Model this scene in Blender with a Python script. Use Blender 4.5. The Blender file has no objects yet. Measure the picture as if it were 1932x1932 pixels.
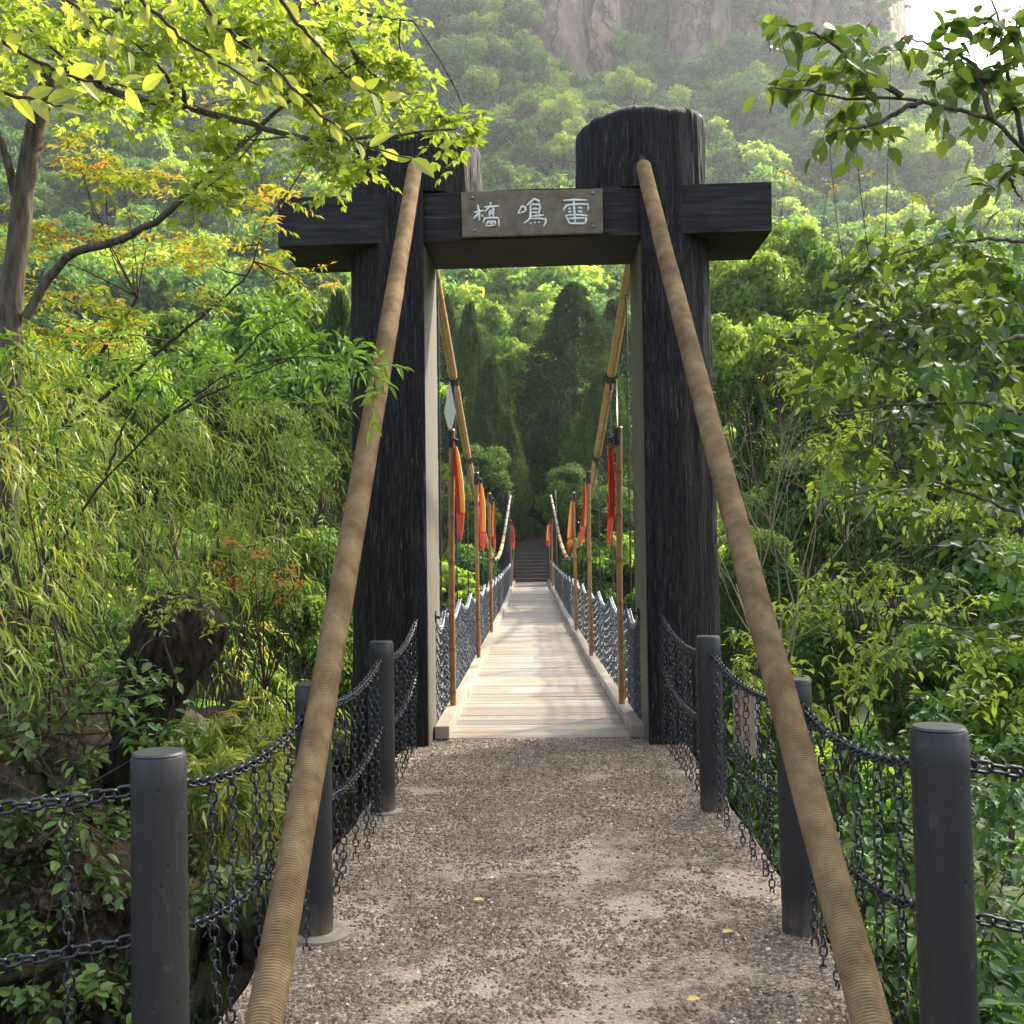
import bpy, math, random
import numpy as np
from mathutils import Matrix, Vector, Euler

# ------------------------------------------------------------------ camera, light, exposure
R = math.radians
sc = bpy.context.scene
COL = sc.collection
CAM_H = 1.6
cam = bpy.data.cameras.new('camera')
cam.sensor_width = 36; cam.lens = 36*2084/1932; cam.clip_start = 0.05; cam.clip_end = 3000
camo = bpy.data.objects.new('camera', cam); COL.objects.link(camo)
CM = Matrix.Translation((0, 0, CAM_H)) @ Matrix.Rotation(R(1.48), 4, 'Z') @ Matrix.Rotation(R(90+1.62), 4, 'X') @ Matrix.Rotation(R(-0.75), 4, 'Z')
camo.matrix_world = CM
sc.camera = camo

SUN_AZ, SUN_EL = 46.0, 40.0          # right of straight ahead, above the ridge
w = bpy.data.worlds.new('World'); sc.world = w; w.use_nodes = True
nt = w.node_tree; bg = nt.nodes['Background']
sky = nt.nodes.new('ShaderNodeTexSky'); sky.sky_type = 'NISHITA'; sky.sun_disc = False
sky.sun_elevation = R(SUN_EL); sky.sun_rotation = R(SUN_AZ)
sky.air_density = 1.0; sky.dust_density = 6.0; sky.ozone_density = 1.0; sky.altitude = 300
hs = nt.nodes.new('ShaderNodeHueSaturation'); hs.inputs['Saturation'].default_value = .6   # thin bright haze over the blue
nt.links.new(sky.outputs[0], hs.inputs['Color']); nt.links.new(hs.outputs[0], bg.inputs[0]); bg.inputs[1].default_value = 0.15
sl = bpy.data.lights.new('sun', 'SUN'); sl.energy = 3.2; sl.angle = R(4); sl.color = (1.0, 0.9, 0.72)
slo = bpy.data.objects.new('sun', sl); COL.objects.link(slo)
sdir = Vector((math.sin(R(SUN_AZ))*math.cos(R(SUN_EL)), math.cos(R(SUN_AZ))*math.cos(R(SUN_EL)), math.sin(R(SUN_EL))))
slo.rotation_euler = sdir.to_track_quat('Z', 'Y').to_euler(); slo.location = sdir*50
vs = sc.view_settings; vs.view_transform = 'Standard'; vs.look = 'None'; vs.gamma = 1; vs.exposure = 2.15
vs.use_curve_mapping = False
sc.render.engine = 'CYCLES'
cy = sc.cycles
cy.use_denoising = True
try: cy.denoiser = 'OPENIMAGEDENOISE'
except Exception: pass
cy.max_bounces = 7; cy.diffuse_bounces = 3; cy.glossy_bounces = 2; cy.transmission_bounces = 4
cy.transparent_max_bounces = 4; cy.volume_bounces = 0; cy.sample_clamp_indirect = 6
cy.caustics_reflective = False; cy.caustics_refractive = False

def U(px, py, d):
    """world point on the sight line of photo point (px,py) (1932 px wide) at distance y = d"""
    v = Vector(((px-966)/2084, -(py-966)/2084, -1.0))
    v = CM.to_3x3() @ v
    t = d/v.y
    return np.array([v.x*t, d, CAM_H+v.z*t])

# ------------------------------------------------------------------ helpers
rng = np.random.default_rng(7)
random.seed(7)

def vnoise(p, seed=0):
    p = np.asarray(p, float); i = np.floor(p).astype(np.int64); f = p-i; f = f*f*(3-2*f)
    def h(ix, iy, iz):
        n = (ix*374761393+iy*668265263+iz*2147483647+seed*1274126177) & 0xffffffff
        n = ((n ^ (n >> 13))*1274126177) & 0xffffffff
        return ((n ^ (n >> 16)) & 0xffff)/65535.0
    x, y, z = i[..., 0], i[..., 1], i[..., 2]; fx, fy, fz = f[..., 0], f[..., 1], f[..., 2]
    c = lambda a, b, t: a+(b-a)*t
    return c(c(c(h(x, y, z), h(x+1, y, z), fx), c(h(x, y+1, z), h(x+1, y+1, z), fx), fy),
             c(c(h(x, y, z+1), h(x+1, y, z+1), fx), c(h(x, y+1, z+1), h(x+1, y+1, z+1), fx), fy), fz)

def fbm(p, o=4, seed=0):
    s = 0; a = .5; p = np.asarray(p, float)
    for k in range(o):
        s = s+a*(vnoise(p, seed+k)-.5); p = p*2.03+17.1; a *= .5
    return s*2

class MB:
    def __init__(s): s.V = []; s.Q = []; s.T = []; s.t = []; s.n = 0
    def add(s, V, Q=None, T=None, tint=0.5):
        V = np.asarray(V, float).reshape(-1, 3)
        if Q is not None and len(Q): s.Q.append(np.asarray(Q, np.int64).reshape(-1, 4)+s.n)
        if T is not None and len(T): s.T.append(np.asarray(T, np.int64).reshape(-1, 3)+s.n)
        s.V.append(V); s.t.append(np.broadcast_to(np.asarray(tint, float), (len(V),)).copy() if np.ndim(tint) else np.full(len(V), tint)); s.n += len(V)
    def tube(s, pts, rad, k=8, cap=True, tint=0.5, phase=0):
        pts = np.asarray(pts, float); n = len(pts); rad = np.broadcast_to(np.asarray(rad, float), (n,))
        tg = np.gradient(pts, axis=0); tg /= np.linalg.norm(tg, axis=1)[:, None]+1e-12
        up = np.array([0, 0, 1.]) if abs(tg[:, 2]).mean() < .9 else np.array([0, 1., 0])
        b = np.cross(tg, up); b /= np.linalg.norm(b, axis=1)[:, None]+1e-12; c = np.cross(b, tg)
        a = np.linspace(0, 2*np.pi, k, endpoint=False)+phase
        V = pts[:, None, :]+rad[:, None, None]*(np.cos(a)[None, :, None]*b[:, None, :]+np.sin(a)[None, :, None]*c[:, None, :])
        i = np.arange(n-1)[:, None]*k; j = np.arange(k)[None, :]; j2 = (j+1) % k
        Q = np.stack([i+j, i+j2, i+k+j2, i+k+j], -1).reshape(-1, 4)
        V = V.reshape(-1, 3); T = []
        if cap:
            V = np.vstack([V, pts[0], pts[-1]]); m = n*k
            T = [(m, (q+1) % k, q) for q in range(k)]+[(m+1, (n-1)*k+q, (n-1)*k+(q+1) % k) for q in range(k)]
        s.add(V, Q, T, tint)
    def box(s, lo, hi, tint=.5, M=None):
        x0, y0, z0 = lo; x1, y1, z1 = hi
        V = np.array([(x0, y0, z0), (x1, y0, z0), (x1, y1, z0), (x0, y1, z0), (x0, y0, z1), (x1, y0, z1), (x1, y1, z1), (x0, y1, z1)], float)
        if M is not None: V = M(V)
        s.add(V, [(0, 3, 2, 1), (4, 5, 6, 7), (0, 1, 5, 4), (1, 2, 6, 5), (2, 3, 7, 6), (3, 0, 4, 7)], None, tint)
    def grid(s, V, close=False, tint=.5):
        n, m = V.shape[:2]; i = np.arange(n-1)[:, None]*m
        j = np.arange(m if close else m-1)[None, :]; j2 = (j+1) % m
        s.add(V.reshape(-1, 3), np.stack([i+j, i+j2, i+m+j2, i+m+j], -1).reshape(-1, 4), None, tint if np.ndim(tint) == 0 else np.ravel(tint))
    def build(s, name, mat, parent=None, smooth=False, bevel=0):
        V = np.vstack(s.V); me = bpy.data.meshes.new(name)
        Q = np.vstack(s.Q) if s.Q else np.zeros((0, 4), np.int64); T = np.vstack(s.T) if s.T else np.zeros((0, 3), np.int64)
        me.vertices.add(len(V)); me.vertices.foreach_set('co', V.astype(np.float32).ravel())
        nl = Q.size+T.size; me.loops.add(nl); me.loops.foreach_set('vertex_index', np.concatenate([Q.ravel(), T.ravel()]).astype(np.int32))
        me.polygons.add(len(Q)+len(T))
        ls = np.concatenate([np.arange(len(Q))*4, Q.size+np.arange(len(T))*3]).astype(np.int32)
        me.polygons.foreach_set('loop_start', ls)
        me.polygons.foreach_set('use_smooth', np.full(len(Q)+len(T), smooth))
        me.update(calc_edges=True); me.validate()
        at = me.attributes.new('tint', 'FLOAT', 'POINT')
        at.data.foreach_set('value', np.concatenate(s.t).astype(np.float32)[:len(me.vertices)])
        if mat is not None: me.materials.append(mat)
        o = bpy.data.objects.new(name, me); COL.objects.link(o)
        if parent is not None: o.parent = parent
        if bevel:
            bv = o.modifiers.new('bevel', 'BEVEL'); bv.width = bevel; bv.segments = 2; bv.limit_method = 'ANGLE'
        return o

def tag(o, label=None, cat=None, group=None, kind=None):
    if label: o['label'] = label
    if cat: o['category'] = cat
    if group: o['group'] = group
    if kind: o['kind'] = kind
    return o
def thing(name, label, cat, loc=(0, 0, 0), group=None):
    o = bpy.data.objects.new(name, None); COL.objects.link(o); o.location = loc; o.empty_display_size = .2
    return tag(o, label, cat, group)
def local(mb, loc):
    loc = np.asarray(loc, float)
    mb.V = [v-loc for v in mb.V]; return mb
def dup(root, loc, label=None, rz=None, scale=None):
    r = root.copy(); COL.objects.link(r); r.location = loc
    if rz is not None: r.rotation_euler = (0, 0, rz)
    if scale is not None: r.scale = (scale,)*3 if np.ndim(scale) == 0 else scale
    if label: r['label'] = label
    for ch in list(root.children):
        c = ch.copy(); COL.objects.link(c); c.parent = r
        for g in list(ch.children):
            d = g.copy(); COL.objects.link(d); d.parent = c
    return r

# ------------------------------------------------------------------ materials
class NM:
    def __init__(s, name):
        s.m = bpy.data.materials.new(name); s.m.use_nodes = True; s.t = s.m.node_tree
        s.b = s.t.nodes['Principled BSDF']; s.out = s.t.nodes['Material Output']
    def n(s, typ, ins=None, **kw):
        x = s.t.nodes.new('ShaderNode'+typ)
        for k, v in kw.items(): setattr(x, k, v)
        for k, v in (ins or {}).items():
            if isinstance(v, bpy.types.NodeSocket): s.t.links.new(v, x.inputs[k])
            else: x.inputs[k].default_value = v
        return x
    def link(s, a, b): s.t.links.new(a, b)
    def coord(s, scale=(1, 1, 1), obj=True):
        c = s.n('TexCoord'); mp = s.n('Mapping', {0: c.outputs['Object' if obj else 'Generated'], 3: scale}); return mp.outputs[0]
    def noise(s, vec, scale, detail=4, rough=.55, dist=0): return s.n('TexNoise', {'Vector': vec, 'Scale': scale, 'Detail': detail, 'Roughness': rough, 'Distortion': dist}).outputs[0]
    def ramp(s, fac, stops):
        r = s.n('ValToRGB', {0: fac}); e = r.color_ramp.elements
        while len(e) < len(stops): e.new(.5)
        for q, (p, c) in zip(e, stops): q.position = p; q.color = (*c, 1) if len(c) == 3 else c
        return r.outputs[0]
    def mix(s, f, a, b, mode='MIX'):
        x = s.n('MixRGB', {0: f}, blend_type=mode)
        for k, v in ((1, a), (2, b)):
            if isinstance(v, bpy.types.NodeSocket): s.link(v, x.inputs[k])
            else: x.inputs[k].default_value = (*v, 1)
        return x.outputs[0]
    def math(s, op, a, b=0.0, clamp=False):
        return s.n('Math', {0: a, 1: b}, operation=op, use_clamp=clamp).outputs[0]
    def bump(s, h, strength=.5, dist=.01):
        x = s.n('Bump', {'Height': h, 'Strength': strength, 'Distance': dist}); s.link(x.outputs[0], s.b.inputs['Normal'])
    def fin(s, col=None, rough=.7, spec=.3, metal=0):
        if col is not None:
            if isinstance(col, bpy.types.NodeSocket): s.link(col, s.b.inputs['Base Color'])
            else: s.b.inputs['Base Color'].default_value = (*col, 1)
        if isinstance(rough, bpy.types.NodeSocket): s.link(rough, s.b.inputs['Roughness'])
        else: s.b.inputs['Roughness'].default_value = rough
        s.b.inputs['Specular IOR Level'].default_value = spec; s.b.inputs['Metallic'].default_value = metal
        return s.m

def leaf_mat(name, stops, trans=.45, rough=.45, spec=.35, tboost=(1.25, 1.2, .6), objvar=.0):
    m = NM(name); t = m.n('Attribute', attribute_name='tint').outputs['Fac']
    if objvar:
        oi = m.n('ObjectInfo').outputs['Random']
        t = m.math('ADD', t, m.math('MULTIPLY', m.math('SUBTRACT', oi, .5), objvar), True)
    c = m.ramp(t, stops)
    m.fin(c, rough, spec)
    tr = m.n('BsdfTranslucent', {0: m.mix(1, c, tboost, 'MULTIPLY')})
    mx = m.n('MixShader', {0: trans, 1: m.b.outputs[0], 2: tr.outputs[0]})
    m.link(mx.outputs[0], m.out.inputs[0]); return m.m

M = {}
M['lime'] = leaf_mat('lime leaves', [(0, (.11, .18, .025)), (.5, (.27, .37, .06)), (1, (.44, .50, .11))], .55)
M['biglime'] = leaf_mat('large lime leaves', [(0, (.15, .19, .04)), (.5, (.30, .34, .07)), (1, (.42, .42, .10))], .5, .6, .2)
M['redleaf'] = leaf_mat('young bronze leaves', [(0, (.12, .20, .025)), (.5, (.26, .30, .04)), (.75, (.40, .29, .06)), (1, (.52, .22, .08))], .45)
M['bamboo'] = leaf_mat('bamboo leaves', [(0, (.09, .14, .022)), (.5, (.22, .29, .05)), (.85, (.36, .42, .08)), (1, (.44, .36, .12))], .45)
M['fresh'] = leaf_mat('fresh green leaves', [(0, (.045, .11, .02)), (.5, (.10, .21, .03)), (1, (.20, .34, .04))], .45)
M['glossy'] = leaf_mat('glossy dark leaves', [(0, (.035, .07, .015)), (.6, (.075, .135, .025)), (1, (.22, .30, .045))], .42, .3, .45)
M['branchleaf'] = leaf_mat('branch leaves', [(0, (.045, .085, .02)), (.6, (.10, .17, .035)), (1, (.30, .36, .07))], .45, .5, .25)
M['under'] = leaf_mat('undergrowth leaves', [(0, (.032, .075, .015)), (.6, (.078, .165, .03)), (1, (.16, .28, .05))], .35, .4, .4)
M['litter'] = leaf_mat('ground cover leaves', [(0, (.10, .060, .03)), (.3, (.05, .035, .018)), (.4, (.03, .065, .015)), (1, (.11, .20, .035))], .25)
M['ivy'] = leaf_mat('creeper leaves', [(0, (.03, .06, .015)), (.6, (.08, .14, .03)), (1, (.17, .25, .06))], .3)
M['hillA'] = leaf_mat('hill foliage', [(0, (.055, .13, .025)), (.5, (.17, .32, .045)), (1, (.42, .52, .085))], .55, .6, .15, objvar=1.0)
M['mid'] = leaf_mat('mid foliage', [(0, (.055, .11, .02)), (.5, (.13, .22, .032)), (1, (.25, .34, .05))], .45, .6, .2, objvar=.5)
M['conifer'] = leaf_mat('conifer foliage', [(0, (.022, .045, .018)), (.5, (.045, .085, .025)), (1, (.085, .13, .035))], .25, .6, .2, objvar=.3)
M['dark'] = leaf_mat('evergreen foliage', [(0, (.028, .060, .017)), (.5, (.065, .125, .03)), (1, (.14, .22, .045))], .3, .7, .12, objvar=.3)
M['hillD'] = leaf_mat('dark hill foliage', [(0, (.035, .095, .024)), (.5, (.085, .19, .042)), (1, (.18, .31, .06))], .35, .6, .12, objvar=.8)

def mk_bark():
    m = NM('bark'); v = m.coord((6, 6, 1.2)); n = m.noise(v, 6, 6, .6)
    m.bump(n, .8, .02); return m.fin(m.ramp(n, [(.3, (.035, .028, .022)), (.7, (.15, .125, .095))]), .9, .1)
M['bark'] = mk_bark()
m = NM('rotten dark bark'); n = m.noise(m.coord((3, 3, 1)), 8, 6); m.bump(n, 1, .05); M['rotten'] = m.fin(m.ramp(n, [(.35, (.010, .008, .006)), (.75, (.06, .045, .03))]), .95, .1)
def mk_twig():
    m = NM('twig bark'); return m.fin((.055, .042, .03), .85, .1)
M['twig'] = mk_twig()
m = NM('pale twig bark'); M['paletwig'] = m.fin((.22, .19, .13), .85, .1)
def mk_char():
    m = NM('charred log'); n = m.noise(m.coord((1, 1, .07)), 75, 8, .7); n2 = m.noise(m.coord((1, 1, .12)), 16, 6, .65); big = m.noise(m.coord(), 1.6, 4, .6)
    vo = m.n('TexVoronoi', {'Vector': m.coord((1, 1, .09)), 'Scale': 34.0}, feature='DISTANCE_TO_EDGE').outputs[0]
    crack = m.ramp(vo, [(0, (0,)*3), (.14, (1,)*3)])
    h = m.math('ADD', m.math('ADD', n, m.math('MULTIPLY', n2, .9)), m.math('MULTIPLY', crack, .35)); m.bump(h, 1.0, .035)
    c = m.ramp(n, [(.38, (.010, .009, .009)), (.55, (.030, .028, .028)), (.62, (.10, .093, .086)), (.74, (.27, .25, .23))])  # pale end of the ramp paints highlight flecks into the grain
    c = m.mix(m.ramp(big, [(.35, (.75,)*3), (.62, (.1,)*3)]), c, (.024, .022, .022))
    c = m.mix(m.ramp(crack, [(0, (.8,)*3), (.6, (0,)*3)]), c, (.006, .005, .005))
    return m.fin(c, m.ramp(n2, [(.3, (.55,)*3), (.7, (.85,)*3)]), .2)
M['char'] = mk_char()
def mk_beam():
    m = NM('dark beam timber'); v = m.coord((.08, 1, 1)); n = m.noise(v, 30, 7, .6); n2 = m.noise(m.coord((.2, 1, 1)), 6, 4)
    m.bump(m.math('ADD', n, n2), .7, .015)
    return m.fin(m.ramp(n, [(.35, (.009, .0085, .0085)), (.58, (.026, .024, .023)), (.78, (.09, .083, .075))]), .7, .2)
M['beam'] = mk_beam()
def mk_cut():
    m = NM('weathered cut timber'); v = m.coord((1, 1, .05)); n = m.noise(v, 40, 6, .6); b = m.noise(m.coord((1, 1, .6)), 3, 3)
    m.bump(n, .4, .006)
    c = m.ramp(n, [(.3, (.025, .024, .019)), (.55, (.09, .084, .07)), (.75, (.15, .14, .12))])
    return m.fin(m.mix(m.math('MULTIPLY', b, .6), c, (.13, .125, .09)), .7, .3)
M['cut'] = mk_cut()
def mk_rope():
    m = NM('coir rope wrapping'); a = m.n('Attribute', attribute_name='tint').outputs['Fac']; g = m.n('TexCoord').outputs['Object']
    n = m.noise(g, 7, 4); n2 = m.noise(g, 260, 4, .7)
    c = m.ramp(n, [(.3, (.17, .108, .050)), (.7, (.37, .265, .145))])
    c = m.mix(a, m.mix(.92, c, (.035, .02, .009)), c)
    c = m.mix(m.math('MULTIPLY', n2, .6), c, m.mix(1, c, (.45, .42, .38), 'MULTIPLY'))
    st_ = m.noise(m.coord((1, 1, 1)), 2.2, 5, .7); c = m.mix(m.ramp(st_, [(.38, (.55,)*3), (.56, (0,)*3)]), c, (.085, .05, .024))
    m.bump(n2, .8, .004); return m.fin(c, .9, .1)
M['rope'] = mk_rope()
def mk_iron(name, c, rough, spec):
    m = NM(name); g = m.n('TexCoord').outputs['Object']; n = m.noise(m.coord((1, 1, .06)), 60, 7, .7); n2 = m.noise(g, 6, 3); n3 = m.noise(m.coord((1, 1, .5)), 22, 6, .7)
    pit = m.ramp(m.n('TexVoronoi', {'Vector': m.coord((1, 1, .45)), 'Scale': 26.0}).outputs[0], [(.04, (0,)*3), (.12, (1,)*3)])
    m.bump(m.math('ADD', m.math('ADD', n, pit), m.math('MULTIPLY', n3, .6)), .6, .005)
    col = m.mix(n2, c, tuple(q*1.6 for q in c)); col = m.mix(m.ramp(n3, [(.60, (0,)*3), (.72, (.55,)*3)]), col, (.085, .08, .072)); col = m.mix(m.ramp(n, [(.62, (0,)*3), (.74, (.5,)*3)]), col, (.06, .056, .052))
    zz = m.n('SeparateXYZ', {0: g}).outputs[2]; dirt = m.math('MULTIPLY', m.ramp(zz, [(0, (1,)*3), (.16, (0,)*3)]), m.ramp(n3, [(.35, (.1,)*3), (.65, (1,)*3)]))
    col = m.mix(dirt, col, (.13, .10, .07))
    return m.fin(col, m.ramp(n3, [(.3, (rough,)*3), (.7, (rough+.3,)*3)]), spec)
M['post'] = mk_iron('dark painted post', (.012, .0118, .012), .42, .4)
m = NM('black chain steel'); M['chain'] = m.fin((.018, .020, .026), .30, .7, .35)
m = NM('net chain'); M['net'] = m.fin((.065, .072, .095), .5, .5, .3)
m = NM('galvanised chain'); M['galv'] = m.fin((.20, .21, .25), .35, .6, .5)
m = NM('steel cable'); M['steel'] = m.fin((.06, .065, .07), .4, .5, .6)
m = NM('black clamp'); M['clamp'] = m.fin((.012, .012, .014), .5, .4)
m = NM('white painted blade'); M['white'] = m.fin((.82, .79, .73), .45, .4)
def mk_bambooc(name, c0, c1):
    m = NM(name); g = m.coord((1, 1, .15)); n = m.noise(g, 25, 5); a = m.n('Attribute', attribute_name='tint').outputs['Fac']
    c = m.ramp(n, [(.3, c0), (.7, c1)]); c = m.mix(a, m.mix(.7, c, (.03, .018, .01)), c)
    return m.fin(c, .38, .45)
M['culm'] = mk_bambooc('bamboo culm', (.20, .085, .028), (.36, .18, .065))
M['sleeve'] = mk_bambooc('bamboo sleeve', (.34, .20, .075), (.52, .34, .15))
def mk_plank():
    m = NM('weathered deck boards'); a = m.n('Attribute', attribute_name='tint').outputs['Fac']
    n = m.noise(m.coord((.08, 1, 1)), 45, 6, .6); n2 = m.noise(m.coord(), 1.6, 4)
    c = m.ramp(a, [(0, (.11, .10, .09)), (.5, (.235, .22, .20)), (1, (.34, .31, .27))])
    c = m.mix(m.math('MULTIPLY', n, .7), c, m.mix(1, c, (.55, .53, .5), 'MULTIPLY'))
    c = m.mix(m.ramp(n2, [(.4, (0,)*3), (.65, (.5,)*3)]), c, (.34, .26, .185))
    m.bump(n, .35, .003)
    return m.fin(c, m.ramp(n2, [(.35, (.50,)*3), (.6, (.30,)*3)]), .5)
M['plank'] = mk_plank()
m = NM('dark stair timber'); n = m.noise(m.coord((.1, 1, 1)), 30, 5); M['stair'] = m.fin(m.ramp(n, [(.3, (.075, .060, .047)), (.7, (.21, .17, .135))]), .7, .25)
def mk_path():
    m = NM('exposed aggregate path'); g = m.coord(); n = m.noise(g, 1.7, 5, .6); n2 = m.noise(g, 70, 6, .7)
    vo = m.n('TexVoronoi', {'Vector': g, 'Scale': 75.0}); rnd = vo.outputs['Color']
    mort = m.ramp(n2, [(.3, (.22, .165, .11)), (.5, (.42, .33, .225)), (.7, (.56, .46, .33))])
    st = m.ramp(m.n('SeparateColor', {0: rnd}).outputs[0], [(0, (.05, .038, .03)), (.6, (.15, .118, .09)), (1, (.33, .27, .2))])
    big = m.ramp(n, [(.44, (1,)*3), (.56, (.25,)*3)])
    c = m.mix(big, mort, st)
    red = m.noise(m.coord((1, 1.4, 1)), .9, 2); c = m.mix(m.ramp(red, [(.55, (0,)*3), (.75, (.35,)*3)]), c, (.24, .13, .095))
    m.bump(m.math('ADD', n2, m.math('MULTIPLY', vo.outputs['Distance'], -1.5)), .8, .008)
    return m.fin(c, .75, .3)
M['path'] = mk_path()
m = NM('pebbles'); a = m.n('Attribute', attribute_name='tint').outputs['Fac']
M['pebble'] = m.fin(m.ramp(a, [(0, (.068, .048, .034)), (.5, (.20, .148, .10)), (.85, (.32, .25, .185)), (1, (.56, .48, .38))]), .65, .25)
def mk_rock(name, c0, c1, sc_, zs=1, moss=.3, bump=.15):
    m = NM(name); g = m.coord((1, 1, zs)); n = m.noise(g, sc_, 8, .62); n2 = m.noise(m.coord(), sc_*.25, 4)
    c = m.ramp(n, [(.3, c0), (.72, c1)]); c = m.mix(m.ramp(n2, [(.5, (0,)*3), (.62, (moss,)*3)]), c, (.05, .065, .02))
    m.bump(n, 1, bump); return m.fin(c, .9, .15)
M['rock'] = mk_rock('brown earth and rock', (.012, .009, .007), (.115, .082, .058), 9, 1, .75, .06)
def mk_cliff():
    m = NM('red sandstone cliff'); n = m.noise(m.coord((1, 1, .5)), .16, 10, .68); n2 = m.noise(m.coord(), .035, 4); st_ = m.noise(m.coord((1, 1, .07)), .35, 6, .7); cr = m.n('TexVoronoi', {'Vector': m.n('VectorMath', {0: m.coord((1, 1, .22)), 1: m.n('VectorMath', {0: m.n('TexNoise', {'Vector': m.coord(), 'Scale': .12, 'Detail': 5.0}).outputs[1], 1: (9, 9, 9)}, operation='MULTIPLY').outputs[0]}, operation='ADD').outputs[0], 'Scale': .11}, feature='DISTANCE_TO_EDGE').outputs[0]
    crk = m.ramp(cr, [(0, (0,)*3), (.04, (1,)*3)])
    c = m.ramp(n, [(.3, (.11, .070, .052)), (.55, (.30, .195, .145)), (.72, (.46, .32, .245))]); c = m.mix(m.ramp(st_, [(.52, (0,)*3), (.68, (.7,)*3)]), c, (.075, .06, .052))
    c = m.mix(m.ramp(n2, [(.52, (0,)*3), (.62, (.6,)*3)]), c, (.06, .085, .025)); c = m.mix(crk, m.mix(1, c, (.62, .60, .58), 'MULTIPLY'), c)
    m.bump(m.math('ADD', m.math('MULTIPLY', n, 1.5), m.math('MULTIPLY', crk, .5)), 1, 2.5); return m.fin(c, .95, .1)
M['cliff'] = mk_cliff()
M['soil'] = mk_rock('forest floor', (.02, .03, .012), (.06, .085, .025), .8, 1, .7, .2)
M['concrete'] = mk_rock('grey footing cement', (.16, .14, .11), (.30, .27, .22), 20, 1, .1, .005)
m = NM('oxidised sign board'); n = m.noise(m.coord(), 9, 5); n2 = m.noise(m.coord(), 40, 4)
m.bump(n2, .2, .003); M['board'] = m.fin(m.ramp(n, [(.3, (.075, .058, .030)), (.7, (.165, .135, .085))]), .5, .4, .25)
m = NM('faded white paint'); M['paint'] = m.fin((.66, .68, .64), .6, .3)
m = NM('pink brown info panel'); n = m.noise(m.coord((1, 1, 2)), 6, 4)
wv = m.n('TexWave', {'Vector': m.coord((1, 1, 1)), 'Scale': 3.0, 'Distortion': 7.0, 'Detail': 2.0, 'Detail Scale': .7}, bands_direction='Z').outputs['Fac']
c = m.ramp(n, [(.3, (.30, .17, .12)), (.6, (.52, .34, .26)), (.8, (.40, .33, .28))])
c = m.mix(m.ramp(wv, [(.0, (.6,)*3), (.08, (0,)*3)]), c, (.16, .09, .06)); M['panel'] = m.fin(c, .4, .4)
m = NM('panel edge timber'); M['paneledge'] = m.fin((.30, .23, .19), .6, .3)
def cloth(name, c, tr=.35):
    m = NM(name); m.fin(c, .7, .2); t = m.n('BsdfTranslucent', {0: (*c, 1)})
    mx = m.n('MixShader', {0: tr, 1: m.b.outputs[0], 2: t.outputs[0]}); m.link(mx.outputs[0], m.out.inputs[0]); return m.m
M['red'] = cloth('red cloth', (.56, .075, .06)); M['yellow'] = cloth('yellow cloth', (.85, .58, .20)); M['orange'] = cloth('orange cloth', (.80, .28, .13))
m = NM('dry leaf'); M['dryleaf'] = m.fin((.55, .42, .12), .6, .2)

# ------------------------------------------------------------------ terrain
PY = [-40, 3, 9, 16, 26, 38, 48, 51, 60, 75, 100, 150, 200, 250, 300, 350, 400, 440, 480, 600, 800]
PZ = [-3.0, -2.4, -3.2, -6.5, -8.5, -6, -1.6, -1.0, 1.9, 4.5, 10, 25, 43, 64, 91, 125, 163, 168, 160, 120, 60]
def H(x, y):
    x = np.asarray(x, float); y = np.asarray(y, float)
    s = np.where(y > 60, np.hypot(np.maximum(y, 0), .75*x), y)
    z = np.interp(s, PY, PZ)
    az = np.degrees(np.arctan2(x, np.maximum(y, .1)))
    k = np.clip((s-50)/300, 0, 1)
    p = np.stack([x*.012, y*.012, np.zeros_like(x)], -1)
    z = z+fbm(p, 4, 3)*38*k*(1-.5*np.clip((s-380)/60, 0, 1))
    z = z+fbm(np.stack([x*.12, y*.12, np.zeros_like(x)], -1), 3, 5)*(1.0+3*k)
    z = z+np.clip((-x-10)/60, 0, 1)*np.clip((70-y)/40, 0, 1)*14+np.clip((x-9)/60, 0, 1)*np.clip((70-y)/40, 0, 1)*12
    left = np.clip((1.5-az)/5, 0, 1)*np.clip((s-300)/110, 0, 1)*78
    return z+left-np.clip((az-16.5)/3, 0, 1)*np.clip((s-280)/110, 0, 1)*20
def Hs(x, y): return float(H(np.array([x]), np.array([y]))[0])
ang = np.radians(np.linspace(-80, 80, 520)); rr = np.concatenate([[0.3], np.geomspace(1.2, 760, 300)])
X = np.sin(ang)[None, :]*rr[:, None]; Y = np.cos(ang)[None, :]*rr[:, None]-6
Z = H(X, Y)
stairs_m = np.clip(1-(np.abs(X+.45)-1.5)/1.5, 0, 1)*((Y > 46) & (Y < 75))
mb = MB(); mb.grid(np.stack([X, Y, Z-stairs_m*.6], -1)); g = mb.build('ground', M['soil'], smooth=True); tag(g, kind='structure')

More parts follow.
